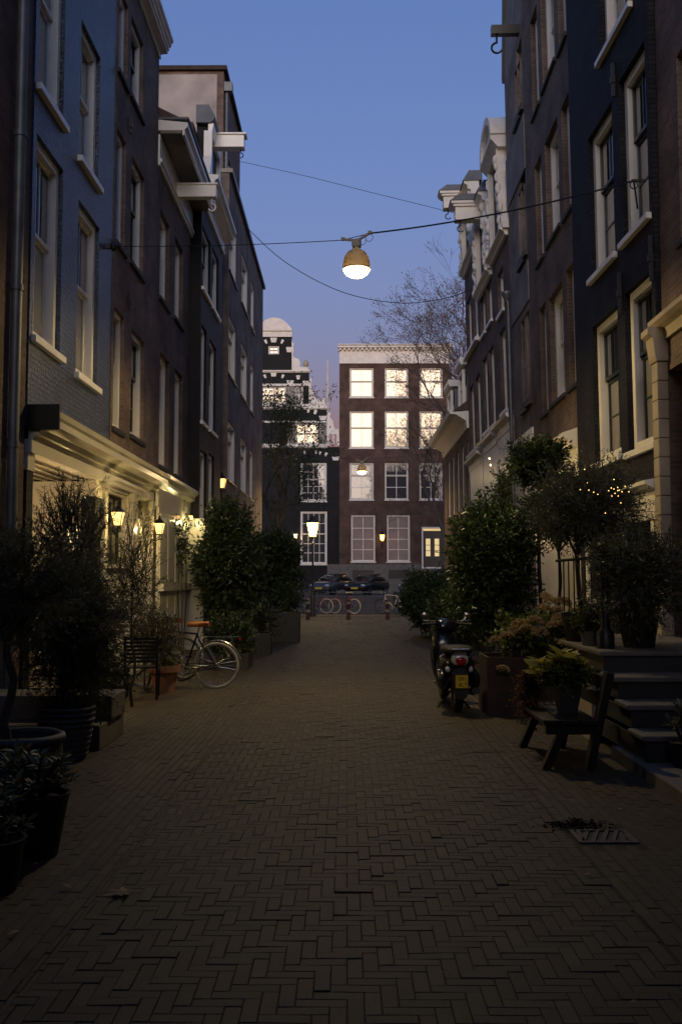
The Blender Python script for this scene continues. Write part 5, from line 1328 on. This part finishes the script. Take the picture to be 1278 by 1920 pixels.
# ================================================================== SCOOTER
def loft(secs, n=18, p=2.6):
    m = MB(); vs, fs = [], []
    for x, cy_, cz, hw, hh_ in secs:
        for k in range(n):
            a = 2*math.pi*k/n; c_, s_ = math.cos(a), math.sin(a)
            vs.append((x, cy_ + hw*math.copysign(abs(c_)**(2/p), c_), cz + hh_*math.copysign(abs(s_)**(2/p), s_)))
    for i in range(len(secs)-1):
        for k in range(n): fs.append((i*n+k, i*n+(k+1)%n, (i+1)*n+(k+1)%n, (i+1)*n+k))
    fs += [tuple(range(n)), tuple((len(secs)-1)*n+k for k in range(n))]
    return m.add(vs, fs)
def lettering(txt, size, mat, parent, M_):
    cu = bpy.data.curves.new('lettering', 'FONT'); cu.body = txt; cu.size = size; cu.align_x = 'CENTER'; cu.extrude = .0008
    t = bpy.data.objects.new('tmp', cu); COL.objects.link(t)
    me = bpy.data.meshes.new_from_object(t.evaluated_get(bpy.context.evaluated_depsgraph_get()))
    bpy.data.objects.remove(t); me.materials.clear(); me.materials.append(MATS[mat]); me.name = 'lettering'
    o = bpy.data.objects.new('lettering', me); COL.objects.link(o); o.parent = parent; o.matrix_local = M_
    return o
g0 = gnd(850, 1338)
e = empty('motor_scooter', (g0.x+.06, g0.y+.14, 0), R(92), 'black motor scooter with yellow number plate parked beside the rusty planter', 'scooter')
for x in (.0, 1.24):
    w_ = MB().torus(.17, .052, 30, 10).build('wheel', 'rubber', e, smooth=True); w_.location = (x, 0, .222)
    MB().lathe([(.0, -.03), (.12, -.03), (.125, 0), (.12, .03), (0, .03)], 20).build('rim', 'steel', w_, smooth=True).rotation_euler = (R(90), 0, 0)
loft([(-.26, 0, .56, .05, .05), (-.22, 0, .57, .11, .1), (-.1, 0, .56, .2, .16), (.1, 0, .53, .235, .2), (.3, 0, .5, .22, .2), (.45, 0, .46, .15, .18), (.52, 0, .42, .1, .12)]).build('rear_body', 'car_black', e, smooth=True)
for s in (-1, 1): MB().ball((-.04, s*.2, .40), .22, .07, .13, 14, 8).build('side_fairing', 'car_black', e, smooth=True)
loft([(-.27, 0, .74, .07, .03), (-.22, 0, .755, .16, .045), (-.05, 0, .765, .19, .055), (.2, 0, .755, .17, .05), (.42, 0, .74, .12, .045), (.5, 0, .72, .08, .03)]).build('seat', 'rubber', e, smooth=True)
MB().box(.4, .95, -.17, .17, .235, .29).build('footboard', 'car_black', e, bevel=.02)
loft([(.9, 0, .5, .17, .28), (.97, 0, .6, .2, .36), (1.03, 0, .66, .2, .34), (1.1, 0, .66, .14, .26), (1.14, 0, .64, .06, .16)]).build('leg_shield', 'car_black', e, smooth=True)
loft([(.86, 0, 1.0, .09, .05), (.93, 0, 1.02, .16, .08), (1.0, 0, 1.0, .14, .09), (1.06, 0, .98, .07, .06)]).build('handlebar_cowl', 'car_black', e, smooth=True)
MB().tube([(.86, -.33, 1.02), (.93, -.12, 1.03), (.93, .12, 1.03), (.86, .33, 1.02)], .016, 8).build('handlebar', 'rubber', e, smooth=True)
SC_ = 1
for s in (-1, 1):
    MB().tube([(.93, s*.18, 1.03), (.92, s*.23, 1.08), (.93, s*.27, 1.12)], .006, 6).build('mirror_stem', 'steel', e, smooth=True)
    MB().ball((.93, s*.28, 1.14), .016, .05, .034, 12, 8).build('mirror', 'steel', e, smooth=True)
    MB().tube([(.94, s*.14, 1.06), (.95, s*.3, 1.07)], .006, 6).build('brake_lever', 'steel', e)
    MB().ball((-.17, s*.135, .53), .05, .035, .04, 10, 6).build('indicator', 'plastic_clear', e, smooth=True)
MB().tube([(1.05, 0, .8), (1.2, 0, .24)], .03, 8).build('fork', 'steel', e, smooth=True)
loft([(1.02, 0, .4, .05, .03), (1.12, 0, .45, .075, .05), (1.26, 0, .46, .075, .05), (1.4, 0, .4, .05, .03)]).build('front_mudguard', 'car_black', e, smooth=True)
loft([(-.3, 0, .655, .075, .055), (-.285, 0, .655, .09, .07), (-.24, 0, .655, .1, .08), (-.15, 0, .65, .1, .08)]).build('tail_light_housing', 'plastic_clear', e, smooth=True)
MB().ball((-.285, -.005, .64), .035, .075, .055, 14, 8).build('tail_light', 'tail_red', e, smooth=True)
MB().box(-.3, -.26, -.075, .075, .71, .735).build('chrome_strip', 'steel', e)
loft([(-.34, 0, .33, .085, .14), (-.31, 0, .38, .1, .16), (-.2, 0, .46, .1, .12)]).build('rear_mudguard', 'rubber', e, smooth=True)
pl = MB().box(-.375, -.368, -.072, .072, .33, .48).build('number_plate', 'plate_yellow', e)
MB().box(-.368, -.34, -.08, .08, .32, .49).build('plate_holder', 'rubber', e)
Mt = Matrix(((0, 0, -1, -.3768), (-1, 0, 0, 0), (0, 1, 0, 0), (0, 0, 0, 1)))
for txt, z in (('091', .413), ('4LT', .345)): lettering(txt, .068, 'black_paint', pl, Matrix.Translation((0, -.012, z)) @ Mt)
MB().tube([(.35, -.16, .2), (.0, -.19, .25), (-.22, -.19, .28)], [.02, .05, .045], 12).build('exhaust', 'iron', e, smooth=True)
MB().box(-.02, .03, .18, .2, .28, .33).build('shock_cap', 'steel', e)
MB().tube([(.38, 0, .24), (.33, .2, .01)], .012, 6).tube([(.38, 0, .24), (.33, -.2, .01)], .012, 6).build('centre_stand', 'iron', e)
MB().tube([(-.18, -.12, .74), (-.3, -.1, .78), (-.3, .1, .78), (-.18, .12, .74)], .011, 7).build('grab_rail', 'steel', e, smooth=True)

# ================================================================== STOOP, BENCH, STEPS
e = empty('stoop', (3.2, 9.5, 0), 0, 'stone stoop with four steps and a side landing at the right', 'steps')
xs = 2.44-3.2; xe = 3.98-3.2
for k, (y0, y1, z0, z1) in enumerate(((8.06, 8.5, .1, .32), (8.48, 8.9, .32, .52), (8.88, 9.4, .52, .72), (9.36, 12.3, .72, .92))):
    q = .09*(3-k)
    MB().box(xs+.04, xe, y0-9.5+.03, 12.3-9.5 if k == 3 else 9.6-9.5+.3, z0 if k else .1, z1-.05).build('riser', 'blue_stone_riser_shade', e)  # shade on the risers is put into a darker stone colour
    MB().box(xs, xe, y0-9.5, (y1 if k < 3 else 12.3)-9.5, z1-.048, z1).build('tread', 'grey_stone', e, bevel=.012)
MB().box(xs-.004, xe, 9.7-9.5, 12.3-9.5, .0, .668).build('stoop_side', 'cream_stone', e)
tag(MB().box(2.40, 3.98, 6.0, 8.9, -.04, .1).build('stone_slab', 'grey_stone', bevel=.015), 'flat stone slab in front of the stoop at the right edge', 'slab')
# iron newel post and railing on the landing
e = empty('iron_railing', (2.6, 9.75, .92), 0, 'black iron newel post with handrail on the stoop landing', 'railing')
MB().lathe([(.09, 0), (.09, .16), (.05, .2), (.045, .85), (.07, .9), (.05, .96), (.075, 1.04), (.0, 1.12)], 14).build('newel_post', 'iron', e, smooth=True)
MB().tube([(0, 0, .92), (0, 1.2, .92), (0, 2.2, .92)], .018, 8).tube([(0, 0, .12), (0, 2.2, .12)], .012, 6).build('handrail', 'iron', e)
for k in range(1, 9): MB().tube([(0, k*.26, .12), (0, k*.26, .92)], .009, 6).build('baluster', 'iron', e)
# bench
e = empty('garden_bench', (1.95, 8.85, 0), 0, 'black wooden plank bench with pots on it beside the stoop', 'bench')
y0, y1 = -.62, .6
plain('bench_black', (.007, .0065, .0065), .5, var=.3, scale=14, bump=.12)
for k in range(3): MB().box(-.29+k*.16, -.145+k*.16, y0, y1, .385, .425).build('seat_slat', 'bench_black', e, bevel=.006)
for z in (.56, .72): MB().box(.23+(z-.5)*.12, .262+(z-.5)*.12, y0+.06, y1-.06, z-.06, z+.06).build('back_slat', 'bench_black', e, bevel=.006)
for yy in (y0+.07, y1-.07):
    MB().bar((.1, yy, .0), (.29, yy, .82), .11, .07, (1, 0, 0)).build('back_support', 'bench_black', e, bevel=.008)
    MB().bar((-.27, yy, .0), (-.1, yy, .37), .09, .07, (1, 0, 0)).build('leg', 'bench_black', e, bevel=.008)
    MB().box(-.26, .2, yy-.035, yy+.035, .30, .383).build('cross_rail', 'bench_black', e)
    MB().bar((-.2, yy, .62), (.26, yy, .60), .06, .05).build('armrest', 'bench_black', e, bevel=.008) if yy > 0 else None
# left stone stoop
e = empty('stone_steps', (-2.9, 9.7, 0), 0, 'small two step stone stoop beside the woven pot on the left', 'steps')
MB().box(-.78, .57, -.53, .45, 0, .235).build('lower_step', 'grey_stone', e, bevel=.012)
MB().box(-.78, .6, -.2, .38, .237, .475).build('upper_step', 'grey_stone', e, bevel=.012)
# slatted chair
e = empty('garden_chair', (-2.78, 13.15, 0), R(8), 'black slatted garden chair beside the terracotta pot', 'chair')
for s in (-1, 1):
    MB().bar((s*.21, -.2, 0), (s*.21, -.27, .86), .035, .03, (0, 1, 0)).build('back_post', 'bench_black', e)
    MB().bar((s*.21, .22, 0), (s*.21, .2, .44), .035, .03, (0, 1, 0)).build('leg', 'bench_black', e)
    MB().box(s*.21-.015, s*.21+.015, -.2, .22, .38, .415).build('side_rail', 'bench_black', e)
for k in range(7): MB().box(-.195, .195, -.262, -.244, .50+k*.05, .535+k*.05).build('back_slat', 'bench_black', e)
for k in range(6): MB().box(-.22, .22, -.2+k*.072, -.142+k*.072, .418, .436).build('seat_slat', 'bench_black', e)
MB().tube([(-.2, .0, .2), (.2, .1, .12)], .008, 6).build('brace', 'steel', e)
# drain grate
e = empty('drain_grate', (1.61, 6.18, .003), 0, 'rusty iron drain grate set in the brick paving', 'drain')
m = MB(); frame4_ = lambda: None
m.box(-.185, .185, -.155, -.125, -.02, .004).box(-.185, .185, .125, .155, -.02, .004).box(-.185, -.155, -.125, .125, -.02, .004).box(.155, .185, -.125, .125, -.02, .004).build('grate_frame', 'grate_iron', e)
for k in range(7):
    x = -.2+k*.062
    MB().bar((max(-.155, x-.02), -.125, -.001), (min(.155, x+.07), .125, -.001), .026, .009).build('grate_bar', 'grate_iron', e)
MB().box(-.18, .18, -.15, .15, -.03, -.0012-.004).build('pit', 'pot_black', e)
# heap of dark leaf litter
r_ = np.random.RandomState(8); n = 260
P = np.stack([1.5+r_.normal(0, .09, n), 6.42+r_.normal(0, .05, n), np.abs(r_.normal(0, .012, n))+.004], 1)
lt = leaf_cloud('leaf_litter', P, r_.normal(size=(n, 3))*np.array([1, 1, .25]), r_.uniform(.015, .04, n), r_.uniform(.012, .025, n), 'litter_dark', None, 3); tag(lt, kind='stuff', label='small heap of dark leaf litter beside the drain grate', cat='litter')
# fallen leaves
def maple(sz, mat):
    out = []; lob = [(90, 1), (65, .45), (45, .9), (20, .4), (0, .75), (-35, .35), (-70, .5), (-90, .2), (-110, .5), (-145, .35), (180, .75), (160, .4), (135, .9), (115, .45)]
    for i, (a, r) in enumerate(lob): out.append((r*sz*math.cos(R(a)), r*sz*math.sin(R(a)), .02*sz + .28*sz*r*abs(math.sin(i*1.7))))
    vs = [(0, 0, .10*sz)] + out; fs = [(0, i+1, (i+1) % len(out)+1) for i in range(len(out))]
    m = MB().add(vs, fs); m.tube([(0, -.1*sz, .05*sz), (.2*sz, -.9*sz, .25*sz)], .012*sz, 4)
    return m
p = gnd(232, 1678)
o = maple(.105, 'leaf_fallen').build('fallen_leaf', 'leaf_fallen', recalc=False); o.location = (p.x, p.y, .006); o.rotation_euler = (0, 0, 1.9); tag(o, 'large curled tan maple leaf on the paving in the left foreground', 'leaf')
base_leaf = leaf_shape(.05, .032, 'leaf_fallen', 3)
fl = [(118, 1667, 1.2), (36, 1755, 1), (72, 1623, .6), (196, 1525, .7), (340, 1527, .7), (345, 1512, .8), (456, 1615, .6), (462, 1662, .55), (225, 1574, .5), (412, 1420, .5), (372, 1317, .6), (1075, 1522, .6), (935, 1290, .6), (1002, 1402, .5), (908, 1270, .6), (1105, 1645, .7), (1262, 1868, .7), (1194, 1885, .6), (828, 1830, .6), (1126, 1712, .5), (700, 1538, .5), (640, 1480, .5), (560, 1400, .5), (1165, 1520, .5), (935, 1380, .6), (960, 1400, .6), (150, 1560, .6)]
for i, (px, py, s) in enumerate(fl):
    p = gnd(px, py); q = bpy.data.objects.new('fallen_leaf', base_leaf); COL.objects.link(q)
    q.location = (p.x, p.y, .016*s+.006); q.rotation_euler = (rnd.uniform(-.3, .3), rnd.uniform(-.1, .1), rnd.uniform(0, 6.28)); q.scale = (s, s, s)
    tag(q, 'small dry fallen leaf lying on the brick paving', 'leaf', 'small fallen leaves on the paving')
# ================================================================== STREET END
bo = None
for i, (px, lab) in enumerate(((577, 'short red and white bollard left of the canal bicycles'), (653, 'short red and white bollard in front of the cream tyred bicycle'), (726, 'short red and white bollard in front of the white sports bicycle'))):
    p = gnd(px, 1162)
    if bo is None:
        bo = empty('bollard', (0, 0, 0), 0, lab, 'bollard', 'bollards across the street end')
        MB().lathe([(.085, 0), (.085, .12), (.07, .16), (.065, .7), (.075, .72), (.075, .77), (.04, .81), (0, .82)], 16).build('post', 'post_red', bo, smooth=True)
        for z in (.30, .62): MB().lathe([(.0705, z), (.0705, z+.1)], 16).build('white_band', 'cream_stone', bo, smooth=True)
        c_ = bo
    else: c_ = copy_tree(bo)
    c_.location = (p.x, p.y, 0); c_['label'] = lab
e = empty('canal_railing', (0, 45.15, .06), 0, 'low iron railing along the canal behind the parked bicycles', 'railing')
for z in (.92, .74): MB().tube([(-14, 0, z), (14, 0, z)], .022, 8).build('rail', 'zinc', e)
for k in range(-6, 7): MB().tube([(k*2.2, 0, 0), (k*2.2, 0, .98)], .03, 8).build('rail_post', 'iron', e)
def car(label, x, y, head, mat):
    e = empty('parked_car', (x, y, ZQ), head, label, 'car', 'cars parked on the far quay')
    loft([(2.1, 0, .5, .62, .18), (2.05, 0, .52, .78, .24), (1.6, 0, .58, .86, .3), (.9, 0, .62, .88, .34), (-.4, 0, .64, .89, .36), (-1.6, 0, .64, .88, .36), (-2.0, 0, .62, .8, .32), (-2.12, 0, .6, .66, .24)], 22, 4.5).build('body', mat, e, smooth=True)
    loft([(1.0, 0, .95, .66, .05), (.55, 0, 1.1, .68, .16), (.1, 0, 1.18, .66, .24), (-.9, 0, 1.18, .66, .25), (-1.45, 0, 1.1, .64, .18), (-1.85, 0, .98, .62, .05)], 18, 3.2).build('windows', 'pane_dark', e, smooth=True)
    loft([(.15, 0, 1.4, .5, .02), (-.1, 0, 1.425, .56, .03), (-.9, 0, 1.425, .56, .03), (-1.2, 0, 1.39, .5, .02)], 16, 4).build('roof', mat, e, smooth=True)
    for sx in (1.3, -1.3):
        for sy in (-1, 1):
            w_ = MB().torus(.24, .09, 24, 8, 'y').build('wheel', 'rubber', e, smooth=True); w_.location = (sx, sy*.78, .32)
            MB().lathe([(0, -.06), (.17, -.06), (.19, 0), (.17, .06), (0, .06)], 16).build('rim', 'steel', w_).rotation_euler = (R(90), 0, 0)
    for sy in (-1, 1):
        MB().ball((2.02, sy*.58, .66), .09, .2, .08, 12, 7).build('headlight', 'plastic_clear', e, smooth=True)
        MB().ball((.75, sy*.98, .98), .07, .09, .06, 10, 6).build('wing_mirror', mat, e, smooth=True)
    MB().box(2.09, 2.115, -.26, .26, .42, .53).build('number_plate', 'plate_yellow', e)
    MB().box(2.05, 2.09, -.42, .42, .56, .68).build('grille', 'rubber', e)
for lab, px, mat in (('dark grey car parked behind the street lantern across the canal', 597, 'car_grey'), ('black car with yellow plate parked before the far brown house', 664, 'car_black'), ('dark car half hidden by the hedge across the canal', 765, 'car_grey')):
    fx = at(px, 1100, 65.2); hd = R(-90-26); car(lab, fx.x - 2.1*math.cos(hd), fx.y - 2.1*math.sin(hd), hd, mat)
